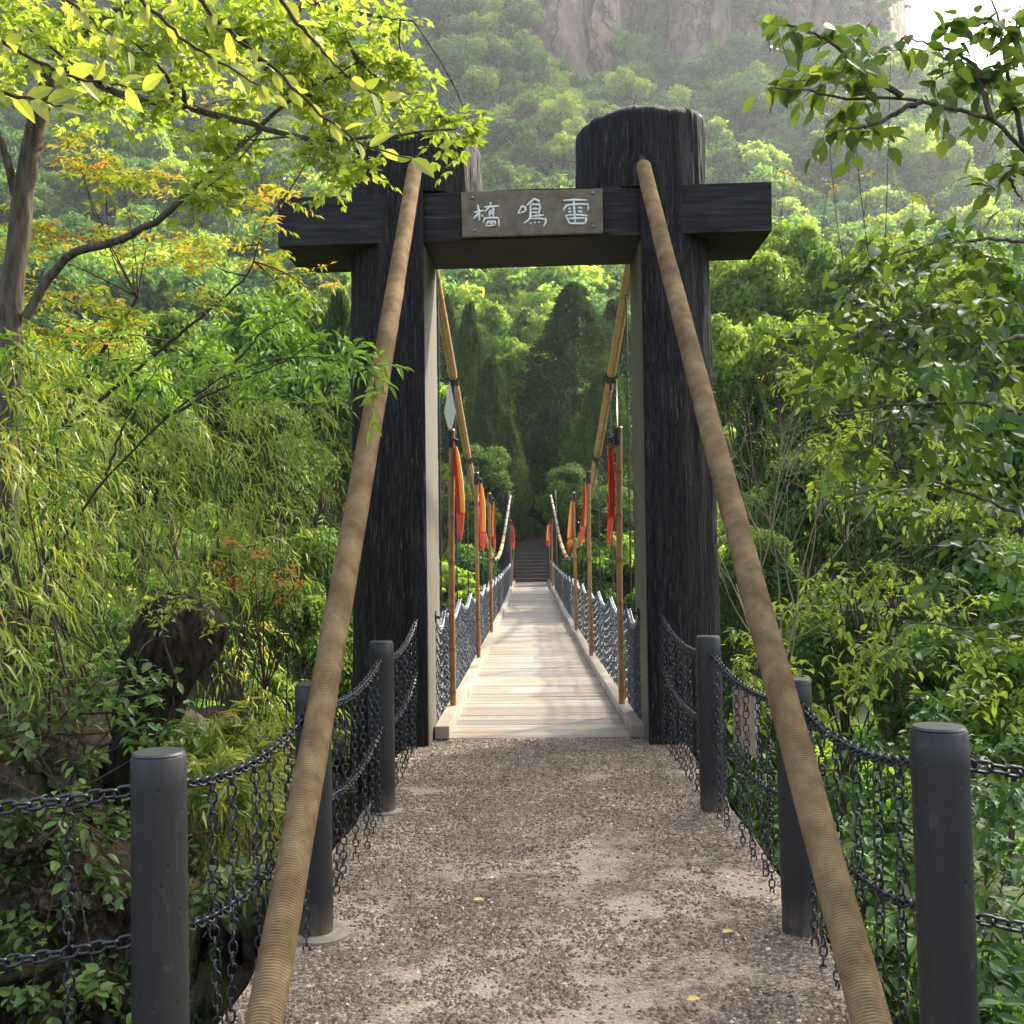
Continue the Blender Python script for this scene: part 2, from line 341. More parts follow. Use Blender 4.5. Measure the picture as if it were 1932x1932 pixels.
# causeway and path
yf = np.linspace(-3, 9.12, 140); xf = np.linspace(-1.10, 1.12, 40)
PX, PYY = np.meshgrid(xf, yf)
edge = .03*fbm(np.stack([PX*0, PYY*3, PX*0+PX.round()], -1), 3, 9)
hz = fbm(np.stack([PX*2, PYY*2, PX*0], -1), 4, 2)*.012
mb = MB(); mb.grid(np.stack([PX+edge*(np.abs(PX) > 1), PYY, hz], -1)); tag(mb.build('path', M['path'], smooth=True), kind='structure')
mb = MB(); yy = np.linspace(-3, 9.9, 90); prof = [(-1.115, -.005), (-1.15, -.15), (-1.3, -.8), (-1.45, -2), (-1.7, -4)]
for sgn in (-1, 1):
    ex = .02 if sgn > 0 else 0
    P_ = np.array([[(sgn*(-px)+ex*1 if sgn > 0 else px, y, z) for px, z in prof] for y in yy])
    P_ = P_+(fbm(P_*2.5, 4, 4)*.12)[..., None]*np.array([1, 0, 0])*np.clip(-P_[..., 2:3]*4, 0, 1)
    if sgn > 0: P_ = P_[:, ::-1]
    mb.grid(P_[:, ::-1])
mb.box((-1.3, 9.0, -4), (1.3, 9.5, -.35))
mb.box((-3.6, -3, -3.5), (-1.16, 3.05, -.012)); mb.box((1.18, -3, -3.5), (3.8, 3.0, -.012))
tag(mb.build('causeway', M['rock'], smooth=False), kind='structure')

# pebbles: stuff
N = 84000
px = rng.uniform(-1.09, 1.11, N); py = 3.0+(rng.random(N)**1.25)*6.1
mask = fbm(np.stack([px*2.6+3, py*2.2, px*0], -1), 4, 21)*1.3+.8*fbm(np.stack([px*10, py*10, px*0], -1), 3, 31)-.12*np.clip(py-5.2, 0, 3)
keep = mask+.10*rng.standard_normal(N) < .19
keep = keep | (rng.random(N) < .07)
px, py = px[keep], py[keep]; n = len(px)
sz = np.minimum(rng.lognormal(math.log(.0067), .36, n), .0115)
oct_ = np.array([(1, 0, 0), (0, 1, 0), (-1, 0, 0), (0, -1, 0), (0, 0, 1), (0, 0, -1)], float)
V = oct_[None]*(1+rng.uniform(-.35, .35, (n, 6, 1))); a = rng.uniform(0, 6.28, n); ca, sa = np.cos(a), np.sin(a)
V = V*sz[:, None, None]*np.stack([rng.uniform(.8, 1.5, n), rng.uniform(.7, 1.1, n), rng.uniform(.45, .8, n)], -1)[:, None, :]
V = np.stack([V[..., 0]*ca[:, None]-V[..., 1]*sa[:, None], V[..., 0]*sa[:, None]+V[..., 1]*ca[:, None], V[..., 2]], -1)
V = V+np.stack([px, py, fbm(np.stack([px*2, py*2, px*0], -1), 4, 2)*.012+sz*.15], -1)[:, None, :]
T0 = np.array([(0, 1, 4), (1, 2, 4), (2, 3, 4), (3, 0, 4), (1, 0, 5), (2, 1, 5), (3, 2, 5), (0, 3, 5)])
T = (T0[None]+np.arange(n)[:, None, None]*6).reshape(-1, 3)
tn = np.repeat(np.where(rng.random(n) < .015, 1.0, rng.uniform(0, .85, n)), 6)
mb = MB(); mb.add(V.reshape(-1, 3), None, T, tn); tag(mb.build('gravel', M['pebble']), kind='stuff')

# ------------------------------------------------------------------ bridge
def cx(y): return -.04-(np.asarray(y, float)-9)*.0098
def dz(y): return np.interp(y, [9, 12, 16, 23, 30, 40, 50], [0, -.05, -.11, -.19, -.23, -.22, -.17])
DY0, DY1 = 9.13, 50.0
deck = thing('footbridge_deck', 'long plank deck of the suspension footbridge between low kerb timbers', 'bridge deck', (0, DY0, 0))
mb = MB(); y = DY0
while y < DY1:
    wdt = .138+rng.uniform(-.006, .006); zz = float(dz(y))+rng.uniform(-.003, .003); c = float(cx(y)); tl = rng.uniform(-.004, .004)
    l = -.80+rng.uniform(-.012, .012); r_ = .80+rng.uniform(-.012, .012)
    V = np.array([(c+l, y, zz-.04), (c+r_, y, zz-.04), (c+r_, y+wdt, zz-.04), (c+l, y+wdt, zz-.04), (c+l, y, zz+tl), (c+r_, y, zz+tl*.3), (c+r_, y+wdt, zz-tl), (c+l, y+wdt, zz)], float)
    mb.add(V, [(0, 3, 2, 1), (4, 5, 6, 7), (0, 1, 5, 4), (1, 2, 6, 5), (2, 3, 7, 6), (3, 0, 4, 7)], None, rng.uniform(.1, 1))
    y += wdt+rng.uniform(.006, .014)
local(mb, (0, DY0, 0)).build('deck_boards', M['plank'], deck)
mb = MB()
for s in (-1, 1):
    for q in (.35, .78):
        yy = np.linspace(DY0+.15, DY1, 60); mb.tube(np.stack([cx(yy)+s*q, yy, dz(yy)-.13], -1), .06, 6)
local(mb, (0, DY0, 0)).build('bearer', M['stair'], deck)
for s in (-1, 1):
    y = 9.08
    while y < DY1-.2:
        L = min(rng.uniform(2.4, 3.2), DY1-y); yy = np.array([y, y+L-.01]); off = rng.uniform(-.012, .012)+(.0 if s < 0 else .01)
        mb = MB(); V = []
        for q in yy:
            c = float(cx(q)); z0 = float(dz(q))+.004
            for xx, zz in ((.735, 0), (.855, 0), (.855, .105), (.735, .105)): V.append((c+s*(xx+off), q, z0+zz))
        mb.add(V, [(0, 1, 2, 3), (4, 7, 6, 5), (0, 4, 5, 1), (1, 5, 6, 2), (2, 6, 7, 3), (3, 7, 4, 0)], None, rng.uniform(.5, 1))
        local(mb, (0, DY0, 0)).build('kerb_timber', M['plank'], deck, bevel=.006); y += L

# chain links
def link_template(Lk, Wk, r, seg=10, k=4):
    a = np.linspace(0, 2*np.pi, seg, endpoint=False)
    cx_ = np.cos(a)*(Wk/2)+np.sign(np.cos(a))*(Lk-Wk)/2*(np.abs(np.cos(a)) > .05); cy_ = np.sin(a)*Wk/2
    c = np.stack([cx_, cy_, 0*a], -1); nrm = np.stack([np.cos(a), np.sin(a), 0*a], -1); b = np.linspace(0, 2*np.pi, k, endpoint=False)+.785
    V = c[:, None]+r*(np.cos(b)[None, :, None]*nrm[:, None]+np.sin(b)[None, :, None]*np.array([0, 0, 1.]))
    i = np.arange(seg)[:, None]; j = np.arange(k)[None]; i2 = (i+1) % seg; j2 = (j+1) % k
    Q = np.stack([i*k+j, i2*k+j, i2*k+j2, i*k+j2], -1).reshape(-1, 4); return V.reshape(-1, 3), Q
def chain(mb, pts, Lk=.046, r=.0042, Wk=None, seg=10, k=4, jit=.12):
    TV, TQ = link_template(Lk, Wk or Lk*.68, r, seg, k)
    pts = np.asarray(pts, float); d = np.linalg.norm(np.diff(pts, axis=0), axis=1); s = np.concatenate([[0], np.cumsum(d)])
    n = max(2, int(s[-1]/(Lk-2.1*r))); u = np.linspace(0, s[-1], n)
    P = np.stack([np.interp(u, s, pts[:, i]) for i in range(3)], -1); tg = np.gradient(P, axis=0); tg /= np.linalg.norm(tg, axis=1)[:, None]
    up = np.array([0.2, .1, 1.]) if abs(tg[:, 2]).mean() < .8 else np.array([.7, .7, 0.])
    b = np.cross(tg, up); b /= np.linalg.norm(b, axis=1)[:, None]; c = np.cross(tg, b)
    th = (np.arange(n) % 2)*np.pi/2+.6+rng.normal(0, jit, n)
    B = b*np.cos(th)[:, None]+c*np.sin(th)[:, None]; C = np.cross(tg, B)
    V = P[:, None]+TV[None, :, 0:1]*tg[:, None]+TV[None, :, 1:2]*B[:, None]+TV[None, :, 2:3]*C[:, None]
    Q = (TQ[None]+np.arange(n)[:, None, None]*len(TV)).reshape(-1, 4)
    mb.add(V.reshape(-1, 3), Q)
def sagline(a, b, sag, n=24):
    t = np.linspace(0, 1, n)[:, None]; a, b = np.array(a, float), np.array(b, float); p = a+(b-a)*t; p[:, 2] -= (4*sag*t*(1-t))[:, 0]; return p

# posts and chain railings of the causeway
POST = {'L1': (-1.035, 2.97, 1.05), 'L2': (-.95, 4.57, 1.03), 'L3': (-.965, 6.64, 1.02), 'R1': (1.06, 2.97, 1.10), 'R2': (1.035, 4.57, 1.03), 'R3': (1.0, 6.64, 1.03), 'LO': (-3.0, 3.0, 1.05), 'RO': (3.05, 2.9, 1.08)}
PL = {'L1': 'dark round post nearest the camera at left end of path railing', 'L2': 'dark round post behind the left rope stay with cement ring at its foot',
      'L3': 'dark round post just in front of the left gate log', 'R1': 'dark round post nearest the camera at right end of path railing',
      'R2': 'dark round post half hidden by the right rope stay', 'R3': 'dark round post just in front of the right gate log'}
for k_, (x, y, h) in POST.items():
    if k_ not in PL: continue
    t = thing('railing_post', PL[k_], 'post', (x, y, 0), 'dark posts along the causeway')
    mb = MB(); rr_ = .0735; zz = np.concatenate([[-.05], np.linspace(0, h-.012, 14), [h-.003]]); ra = np.full(len(zz), rr_)+rng.normal(0, .0006, len(zz)); ra[-1] = rr_-.009
    lean = np.array([.012 if x > 0 else .003, 0]); P = np.stack([lean[0]*-zz, 0*zz, zz], -1)
    mb.tube(P, ra, 40); mb.build('shaft', M['post'], t, smooth=True).data
    mb = MB(); mb.tube([(-lean[0]*h, 0, h-.004), (-lean[0]*h, 0, h+.002)], [rr_-.004, rr_-.008], 40); mb.build('cap', M['steel'], t)
    if k_ not in ('L2', 'L3'): continue
    mb = MB(); big = .12 if k_ == 'L2' else .092
    mb.tube([(0.02, 0, -.03), (0.02, 0, .008), (0.02, 0, .018)], [big, big, big-.02], 28); mb.build('footing', M['concrete'], t, smooth=False)

def railing(a, b, label, ends=None, drops=None, za=None, zb=None, bottom=.02, sag=.075):
    (x0, y0, h0), (x1, y1, h1) = a, b; loc = np.array([(x0+x1)/2, (y0+y1)/2, 0])
    t = thing('chain_railing', label, 'chain railing', loc, 'chain railings beside the path')
    d = np.array([x1-x0, y1-y0]); L = np.hypot(*d); u = d/L; e = .06
    A = np.array([x0+u[0]*e, y0+u[1]*e, (za or h0-.10)]); B = np.array([x1-u[0]*e, y1-u[1]*e, (zb or h1-.10)])
    top = sagline(A, B, sag); mb = MB(); chain(mb, top, .05, .0052); local(mb, loc).build('top_chain', M['chain'], t, smooth=True)
    A2, B2 = A.copy(), B.copy(); A2[2] = A[2]-.40; B2[2] = B[2]-.40
    low = sagline(A2, B2, sag+.02); mb = MB(); chain(mb, low, .048, .0048); local(mb, loc).build('lower_chain', M['chain'], t, smooth=True)
    n = drops or max(4, int(L/.27))
    for q in range(n):
        f = (q+.6+rng.uniform(-.12, .12))/(n+.2); P = np.array([np.interp(f, np.linspace(0, 1, 24), top[:, i]) for i in range(3)])
        bt = bottom+rng.uniform(-.05, .01); m1 = P+np.array([rng.normal(0, .006), rng.normal(0, .006), -(P[2]-bt)*.5])
        E = np.array([P[0]+rng.normal(0, .012), P[1]+rng.normal(0, .012), bt]); s_ = np.linspace(0, 1, 12)[:, None]
        pts = (1-s_)**2*P+2*s_*(1-s_)*m1+s_**2*E; pts[:, 2] = np.linspace(P[2]-.02, bt, 12)
        mb = MB(); chain(mb, pts, .042, .0042, jit=.2)
        rg = np.linspace(0, 2*np.pi, 12); mb.tube(np.stack([P[0]+.0*rg, P[1]+np.cos(rg)*.022, P[2]-.018+np.sin(rg)*.022], -1), .0035, 5, False)
        local(mb, loc).build('drop_chain', M['chain'], t, smooth=True)
p = POST
railing(p['L1'], p['L2'], 'chain railing crossed by left rope stay, between the two nearest left posts', drops=7)
railing(p['L2'], p['L3'], 'chain railing between the second and third left posts')
railing(p['L3'], (-1.0, 8.82, 1.1), 'short chain railing ending at the left gate log', sag=.09)
railing(p['R1'], p['R2'], 'chain railing crossed by right rope stay, between the two nearest right posts', drops=7)
railing(p['R2'], p['R3'], 'chain railing with the pinkish info panel hung behind it')
railing(p['R3'], (.93, 8.80, 1.12), 'short chain railing ending at the right gate log', sag=.09)
railing(p['L1'], p['LO'], 'chain railing running out of the picture at lower left', drops=5, bottom=.03)
railing(p['R1'], p['RO'], 'chain railing running out of the picture at lower right', drops=5, bottom=.03)

# info panel
a = U(1375, 1294, 6.35); b_ = U(1407, 1313, 5.85); xx = 1.10
pn = thing('info_panel', 'tilted pinkish brown panel hung outside the right chain railing', 'panel', (xx, 6.1, .6))
mb = MB(); V = [(xx, 6.42, .44), (xx, 5.86, .47), (xx, 5.86, .80), (xx, 6.42, .755)]; V2 = [(q[0]+.022, q[1], q[2]) for q in V]
mb.add(V+V2, [(0, 1, 2, 3), (4, 7, 6, 5), (0, 4, 5, 1), (1, 5, 6, 2), (2, 6, 7, 3), (3, 7, 4, 0)]); local(mb, (xx, 6.1, .6)).build('board', M['panel'], pn)
mb = MB()
for i in range(4):
    A_, B_ = np.array(V[i]), np.array(V[(i+1) % 4]); mb.tube([A_+(.008, 0, 0), B_+(.008, 0, 0)], .016, 4)
local(mb, (xx, 6.1, .6)).build('frame', M['paneledge'], pn)

# gate: two logs and beam
LC = (-1.02, 9.36); RC = (.90, 9.36)
def log(center, cut, inner, ztop, seed, name_top=True):
    """one charred log; inner=+1 cut face towards +x, -1 towards -x"""
    X0, Y0 = center; mb = MB(); K = 220
    th = np.linspace(0, 2*np.pi, K, endpoint=False)
    def ringgrid(zs, rad, clip):
        TH, ZZ = np.meshgrid(th, zs)
        g1 = fbm(np.stack([np.cos(TH)*9, np.sin(TH)*9, ZZ*.7+seed], -1), 4, seed)*.035
        g1 += fbm(np.stack([np.cos(TH)*26, np.sin(TH)*26, ZZ*1.6+seed], -1), 3, seed+9)*.018
        rd = np.asarray(rad)[:, None]+g1; x = X0+np.cos(TH)*rd; y = Y0+np.sin(TH)*rd
        if clip: x = np.minimum(x, cut) if inner > 0 else np.maximum(x, cut)
        return np.stack([x, y, ZZ], -1)
    zs = np.linspace(-.6, 4.46, 180); rad = np.interp(zs, [-.6, 0, 1, 4.5], [.61, .60, .575, .555]); mb.grid(ringgrid(zs, rad, True), True)
    zt = np.linspace(4.46, ztop, 40); f = (zt-4.46)/(ztop-4.46)
    rad = .555-.012*f; rad = rad*np.sqrt(np.clip(1-np.clip((f-.84)/.18, 0, 1)**2.2, .0, 1)); G = ringgrid(zt, rad, False)
    G[..., 2] += (f**6)[:, None]*fbm(G*3, 3, seed+3)*.10+(f**4)[:, None]*(G[..., 0]-X0)*.08*(1 if X0 > 0 else .0)
    G[:, :, 1] = np.where(True, G[:, :, 1], 0); mb.grid(G, True)
    # underside ledge ring
    u = G[0:1].repeat(2, 0).copy(); lo = ringgrid(np.array([4.46, 4.46]), [.50, .555], True); mb.grid(np.stack([lo[0], G[0]]), True)
    c = G[-1].mean(0); c[2] += .0; n0 = mb.n
    mb.add(np.vstack([G[-1], c]), None, [(i, (i+1) % K, K) for i in range(K)])
    return mb
gate = thing('bridge_gate', 'black timber gate of two huge logs and a crossbeam at the bridge head', 'gate', (0, 9.36, 0))
mb = log(LC, -.915, 1, 5.0, 11); local(mb, (0, 9.36, 0)).build('log_post', M['char'], gate, smooth=True)
mb = log(RC, .835, -1, 5.17, 37); local(mb, (0, 9.36, 0)).build('log_post', M['char'], gate, smooth=True)
for x, s in ((-.915, 1), (.835, -1)):
    mb = MB(); zs = np.linspace(-.3, 4.02, 50); ys = np.linspace(8.84, 9.88, 20); YY, ZZ = np.meshgrid(ys, zs)
    G = np.stack([x+s*(.012+.004*fbm(np.stack([YY*8, ZZ, YY*0], -1), 3, 4)+.012*np.abs(2*(YY-8.84)/1.04-1)**6*-1), YY, ZZ], -1)
    mb.grid(G if s > 0 else G[:, ::-1]); o = local(mb, (0, 9.36, 0)).build('cut_face', M['cut'], gate, smooth=True)
def beamM(V):
    V = np.asarray(V, float); V = V.copy(); V[:, 2] += (V[:, 0]+.1)*.0115; return V
mb = MB(); nx = 60; xs = np.linspace(-2.10, 1.89, nx); secs = []
base = [(8.855, 4.06), (9.78, 4.06), (9.78, 4.455), (8.855, 4.455)]
ring = []
for i in range(4):
    a0, b0 = np.array(base[i]), np.array(base[(i+1) % 4])
    for t_ in np.linspace(0, 1, 9)[:-1]: ring.append(a0+(b0-a0)*t_)
ring = np.array(ring); XX = xs[:, None].repeat(len(ring), 1); G = np.stack([XX, ring[None, :, 0].repeat(nx, 0), ring[None, :, 1].repeat(nx, 0)], -1)
nz = fbm(np.stack([G[..., 0]*1.2, G[..., 1]*6, G[..., 2]*9], -1), 3, 8)*.012; G[..., 1] += nz*np.where(G[..., 1] < 9, 1, -1)*.8; G[..., 2] += nz
G = beamM(G.reshape(-1, 3)).reshape(G.shape); K = len(ring)
mb.grid(G[:, ::-1], True)
for e in (0, -1):
    c = G[e].mean(0); mb.add(np.vstack([G[e], c]), None, [(i, (i+1) % K, K) if e == 0 else ((i+1) % K, i, K) for i in range(K)])
local(mb, (0, 9.36, 0)).build('crossbeam', M['beam'], gate)

# sign board with three characters
sgn = thing('name_board', 'brown metal name board with three white characters on the gate beam', 'sign', (0, 8.8, 4.2))
c00 = U(870, 362, 8.79); c10 = U(1137, 355.5, 8.79); c01 = U(872, 447, 8.79); c11 = U(1138, 439, 8.79)
def bp(u, v, d=0.0):
    p_ = (c00*(1-u)+c10*u)*(1-v)+(c01*(1-u)+c11*u)*v; return p_+np.array([0, -d, 0])
mb = MB(); F = [bp(0, 1), bp(1, 1), bp(1, 0), bp(0, 0)]; Bk = [q+np.array([0, .035, 0]) for q in F]
mb.add(F+Bk, [(0, 1, 2, 3), (4, 7, 6, 5), (0, 4, 5, 1), (1, 5, 6, 2), (2, 6, 7, 3), (3, 7, 4, 0)])
local(mb, (0, 8.8, 4.2)).build('board', M['board'], sgn, bevel=.004)
def uv(x, y):
    u = (x-107)/(1817-107); t_ = 70-30*u; b2 = 635-55*u; return u, (y-t_)/(b2-t_)
CH = [
 [[(1340, 188), (1480, 182), (1630, 185)], [(1468, 165), (1468, 250), (1474, 340), (1480, 462)], [(1348, 322), (1345, 292), (1385, 247), (1510, 235), (1642, 238), (1640, 312)],
  [(1400, 292), (1432, 285)], [(1398, 332), (1436, 325)], [(1513, 275), (1572, 285)], [(1513, 320), (1572, 332)], [(1365, 372), (1415, 472), (1600, 472), (1626, 376), (1490, 362), (1365, 372)], [(1392, 412), (1490, 408), (1612, 406)]],
 [[(785, 345), (840, 258), (878, 270), (885, 320), (785, 345)], [(893, 250), (935, 215), (990, 168), (1045, 190), (1052, 212)], [(945, 232), (942, 330), (938, 405), (905, 440), (860, 466)],
  [(945, 232), (1062, 240), (1045, 350)], [(960, 290), (1040, 290)], [(955, 335), (1045, 335)], [(950, 382), (1105, 366)], [(940, 412), (1040, 408), (1130, 420), (1122, 460), (1098, 512)], [(936, 468), (946, 484)], [(985, 452), (998, 466)], [(1036, 450), (1052, 464)]],
 [[(255, 332), (380, 308)], [(305, 235), (318, 330), (322, 436)], [(312, 335), (285, 375), (248, 412)], [(345, 362), (366, 386)], [(455, 205), (470, 226)], [(380, 266), (470, 262), (566, 254)], [(462, 232), (440, 270), (388, 326)],
  [(478, 270), (505, 302)], [(446, 312), (446, 382)], [(446, 312), (490, 310), (490, 382)], [(450, 347), (488, 345)], [(365, 466), (385, 406), (470, 400), (557, 402), (555, 508)], [(400, 502), (420, 447), (510, 445), (512, 492), (400, 502)], [(432, 468), (488, 465)]]]
for ch in CH:
    mb = MB()
    for st in ch:
        P = np.array([bp(*uv(*q), .002) for q in st]); n = max(6, 5*len(P)); s = np.linspace(0, len(P)-1, n); P = np.stack([np.interp(s, np.arange(len(P)), P[:, i]) for i in range(3)], -1)
        ra = .0085*(1+.2*np.sin(np.linspace(0, 3.1, n)))*np.clip(1-.35*np.abs(np.linspace(-1, 1, n))**3, 0, 1)
        mb.tube(P, ra, 6)
    o = local(mb, (0, 8.8, 4.2)).build('painted_character', M['paint'], sgn, smooth=True)
for u_, v_ in ((.08, .14), (.09, .87), (.93, .10), (.93, .86)):
    mb = MB(); q = bp(u_, v_); mb.tube([q, q+np.array([0, -.012, 0]), q+np.array([0, -.016, 0])], [.012, .011, .005], 8); local(mb, (0, 8.8, 4.2)).build('bolt', M['galv'], sgn)

# rope wrapped stays
def stay(top, bot, label):
    loc = np.array([bot[0], bot[1], 0]); t = thing('rope_stay', label, 'stay cable', loc, 'rope wrapped stays of the gate')
    n = 1500; s = np.linspace(0, 1, n)[:, None]; P = np.array(top)+(np.array(bot)-np.array(top))*s
    P[:, 2] -= (.05*4*s*(1-s))[:, 0]; P[:, 0] += .004*np.sin(s[:, 0]*23)
    L = np.linalg.norm(np.array(top)-np.array(bot)); ph = s[:, 0]*L/.0105
    tri = np.abs(((ph) % 1)-.5)*2; rad = .0585+.0028*(1-tri**2)+.0016*fbm(np.stack([s[:, 0]*60, s[:, 0]*0, s[:, 0]*0], -1), 3, 5)+.0012*rng.standard_normal(n)
    # needs >= 6 samples a turn
    K = 26; mb = MB(); tg = (np.array(bot)-np.array(top))/L; b1 = np.cross(tg, [1, 0, 0]); b1 /= np.linalg.norm(b1); b2 = np.cross(tg, b1)
    n = int(L/.0105*5); s = np.linspace(0, 1, n); P = np.array(top)+(np.array(bot)-np.array(top))*s[:, None]; P[:, 2] -= .06*4*s*(1-s)
    a = np.linspace(0, 2*np.pi, K, endpoint=False); S, A_ = np.meshgrid(s, a, indexing='ij')
    wob = fbm(np.stack([np.cos(A_)*1.5, np.sin(A_)*1.5, S*40], -1), 3, 12)*.6
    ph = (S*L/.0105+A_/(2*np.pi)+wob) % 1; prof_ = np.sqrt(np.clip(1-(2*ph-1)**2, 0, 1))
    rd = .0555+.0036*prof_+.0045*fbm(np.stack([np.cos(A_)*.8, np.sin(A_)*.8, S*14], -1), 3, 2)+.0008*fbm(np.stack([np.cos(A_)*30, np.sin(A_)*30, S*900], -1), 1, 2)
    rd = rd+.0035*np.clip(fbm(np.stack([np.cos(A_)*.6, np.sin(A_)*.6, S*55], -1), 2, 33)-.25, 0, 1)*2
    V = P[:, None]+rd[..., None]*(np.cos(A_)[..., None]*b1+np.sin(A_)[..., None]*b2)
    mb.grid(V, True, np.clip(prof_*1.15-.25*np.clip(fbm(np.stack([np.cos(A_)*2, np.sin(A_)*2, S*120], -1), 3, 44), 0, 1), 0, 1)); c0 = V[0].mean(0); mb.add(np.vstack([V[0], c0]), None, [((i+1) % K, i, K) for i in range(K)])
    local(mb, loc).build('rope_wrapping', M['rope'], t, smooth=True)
    nf = 2600; ii = rng.integers(0, len(V), nf); jj = rng.integers(0, K, nf); base_ = V[ii, jj]; o_ = base_-P[ii]; o_ /= np.linalg.norm(o_, axis=1)[:, None]
    A = o_*.7+rng.normal(0, .6, (nf, 3)); ln = rng.uniform(.004, .017, nf); A /= np.linalg.norm(A, axis=1)[:, None]; B_ = np.cross(A, rng.normal(size=(nf, 3))); B_ /= np.linalg.norm(B_, axis=1)[:, None]
    tri3 = np.stack([base_-o_*.002+B_*.0005, base_-o_*.002-B_*.0005, base_+A*ln[:, None]+np.array([0, 0, -.003])], 1).reshape(-1, 3)
    mb = MB(); mb.add(tri3, None, np.arange(nf*3).reshape(-1, 3), .9); local(mb, loc).build('frayed_fibres', M['rope'], t)
    mb = MB(); d = (np.array(top)-np.array(bot))/L; q = np.array(top); mb.tube([q-d*.03, q+d*.35], [.022, .022], 10); local(mb, loc).build('steel_core', M['clamp'], t)
tl = U(783, 316, 8.66); tr = U(1214, 314, 8.66)
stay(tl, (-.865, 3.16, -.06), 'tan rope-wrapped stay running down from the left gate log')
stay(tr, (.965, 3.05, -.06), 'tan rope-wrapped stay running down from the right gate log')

# suspension cables
CY = np.array([9.7, 12.6, 15.4, 18.5, 22.8, 26.8, 30.5, 34.7, 40, 44.6, 49.6]); CZ = np.array([4.22, 3.42, 2.80, 2.15, 1.52, 1.16, 1.22, 1.72, 2.45, 3.0, 3.75])
HY = [10.5+2.3*i for i in range(17)]
yq = np.linspace(9.7, 49.6, 200)
co = np.polyfit(CY, CZ, 5); czf = lambda q: np.polyval(co, q)
for s, lb in ((-1, 'left suspension cable sleeved in bamboo with dark clamps'), (1, 'right suspension cable sleeved in bamboo with dark clamps')):
    t = thing('suspension_cable', lb, 'cable', (s*.9, 9.7, 4.2)); loc = (s*.9, 9.7, 4.2)
    mb = MB(); mb.tube(np.stack([cx(yq)+s*.90, yq, czf(yq)], -1), .02, 6); local(mb, loc).build('steel_core', M['clamp'], t)
    brk = [9.75]+[12.6, 15.4]+[15.4+2.3*i for i in range(1, 15)]+[49.5]
    for i, (a0, b0) in enumerate(zip(brk[:-1], brk[1:])):
        q = np.linspace(a0+.07, b0-.07, 60); mb = MB(); P = np.stack([cx(q)+s*.90, q, czf(q)], -1)
        node = (q-a0) % .42 < .03; mb.tube(P, np.where(node, .053, .050), 14, True, np.repeat(np.where(node, .35, .9), 14).tolist()+[.9, .9]); local(mb, loc).build('bamboo_sleeve', M['sleeve'] if b0 < 37 else M['stair'], t, smooth=True)  # far sleeves take the darker timber colour in place of shade
    for y in brk[1:-1]:
        mb = MB(); c = np.array([float(cx(y))+s*.9, y, float(czf(y))]); mb.tube([c+(0, -.07, .01), c+(0, .07, -.03)],   .062, 12)
        for dy in (-.05, .0, .05): mb.tube([c+(-.075, dy, .0), c+(.075, dy, 0)], .014, 6)
        mb.tube([c+(0, 0, -.05), c+(0, 0, -.16)], .018, 6); local(mb, loc).build('clamp', M['clamp'], t)
    for y in HY:
        if y > 49: continue
        c = float(cx(y))+s*.9; mb = MB(); mb.tube([(c, y, float(czf(y))-.02), (c, y, float(dz(y))-.1)], .0085, 6); local(mb, loc).build('hanger', M['steel'], t)

# bridge chain nets
for s, lb in ((-1, 'chain net railing along the left edge of the bridge deck'), (1, 'chain net railing along the right edge of the bridge deck')):
    t = thing('chain_net', lb, 'chain net', (s*.87, 9.2, 0)); proto = None
    mb = MB(); Lp = 2.3
    for q in range(28):
        f = (q+.5)/28*Lp; ztop = .98-.13*math.sin(math.pi*f/Lp)
        chain(mb, [(rng.normal(0, .004), f, ztop), (rng.normal(0, .006), f+rng.normal(0, .008), ztop*.5), (0, f, 0)], .055, .0055, .034, 6, 3, .12)
    for zz in (.25, .5, .72):
        chain(mb, [(0, 0, zz), (0, Lp*.5, zz-.05), (0, Lp, zz)], .06, .005, .036, 6, 3, .3)
    top = MB(); chain(top, sagline((0, 0, 1.0), (0, Lp, 1.0), .13, 14), .06, .0085, .042, 8, 4)
    cl = MB(); cl.tube([(0, -.05, 1.01), (0, .05, 1.01)], .03, 8); cl.tube([(0, 0, .96), (0, 0, 1.06)], .022, 6); cl.tube([(-.05, 0, 1.02), (.05, 0, 1.0)], .014, 6)
    starts = [8.2+0]+HY
    for i, y in enumerate([HY[0]-2.3+1.1]+HY):
        if y > 47.5: continue
        if proto is None:
            proto = (mb.build('net_panel', M['net'], t), top.build('top_chain', M['galv'], t, smooth=True), cl.build('end_clamp', M['clamp'], t)); objs = proto
        else:
            objs = [o.copy() for o in proto]
            for o in objs: COL.objects.link(o); o.parent = t
        L = 1.13 if i == 0 else 2.3; yy0 = 9.36 if i == 0 else y
        for o in objs:
            o.location = (float(cx(yy0))+s*.87-s*.87, yy0-9.2, float(dz(yy0+1))); o.scale = (1, L/Lp if o is not objs[2] else 1, 1)
            o.rotation_euler = (0, 0, .0098)

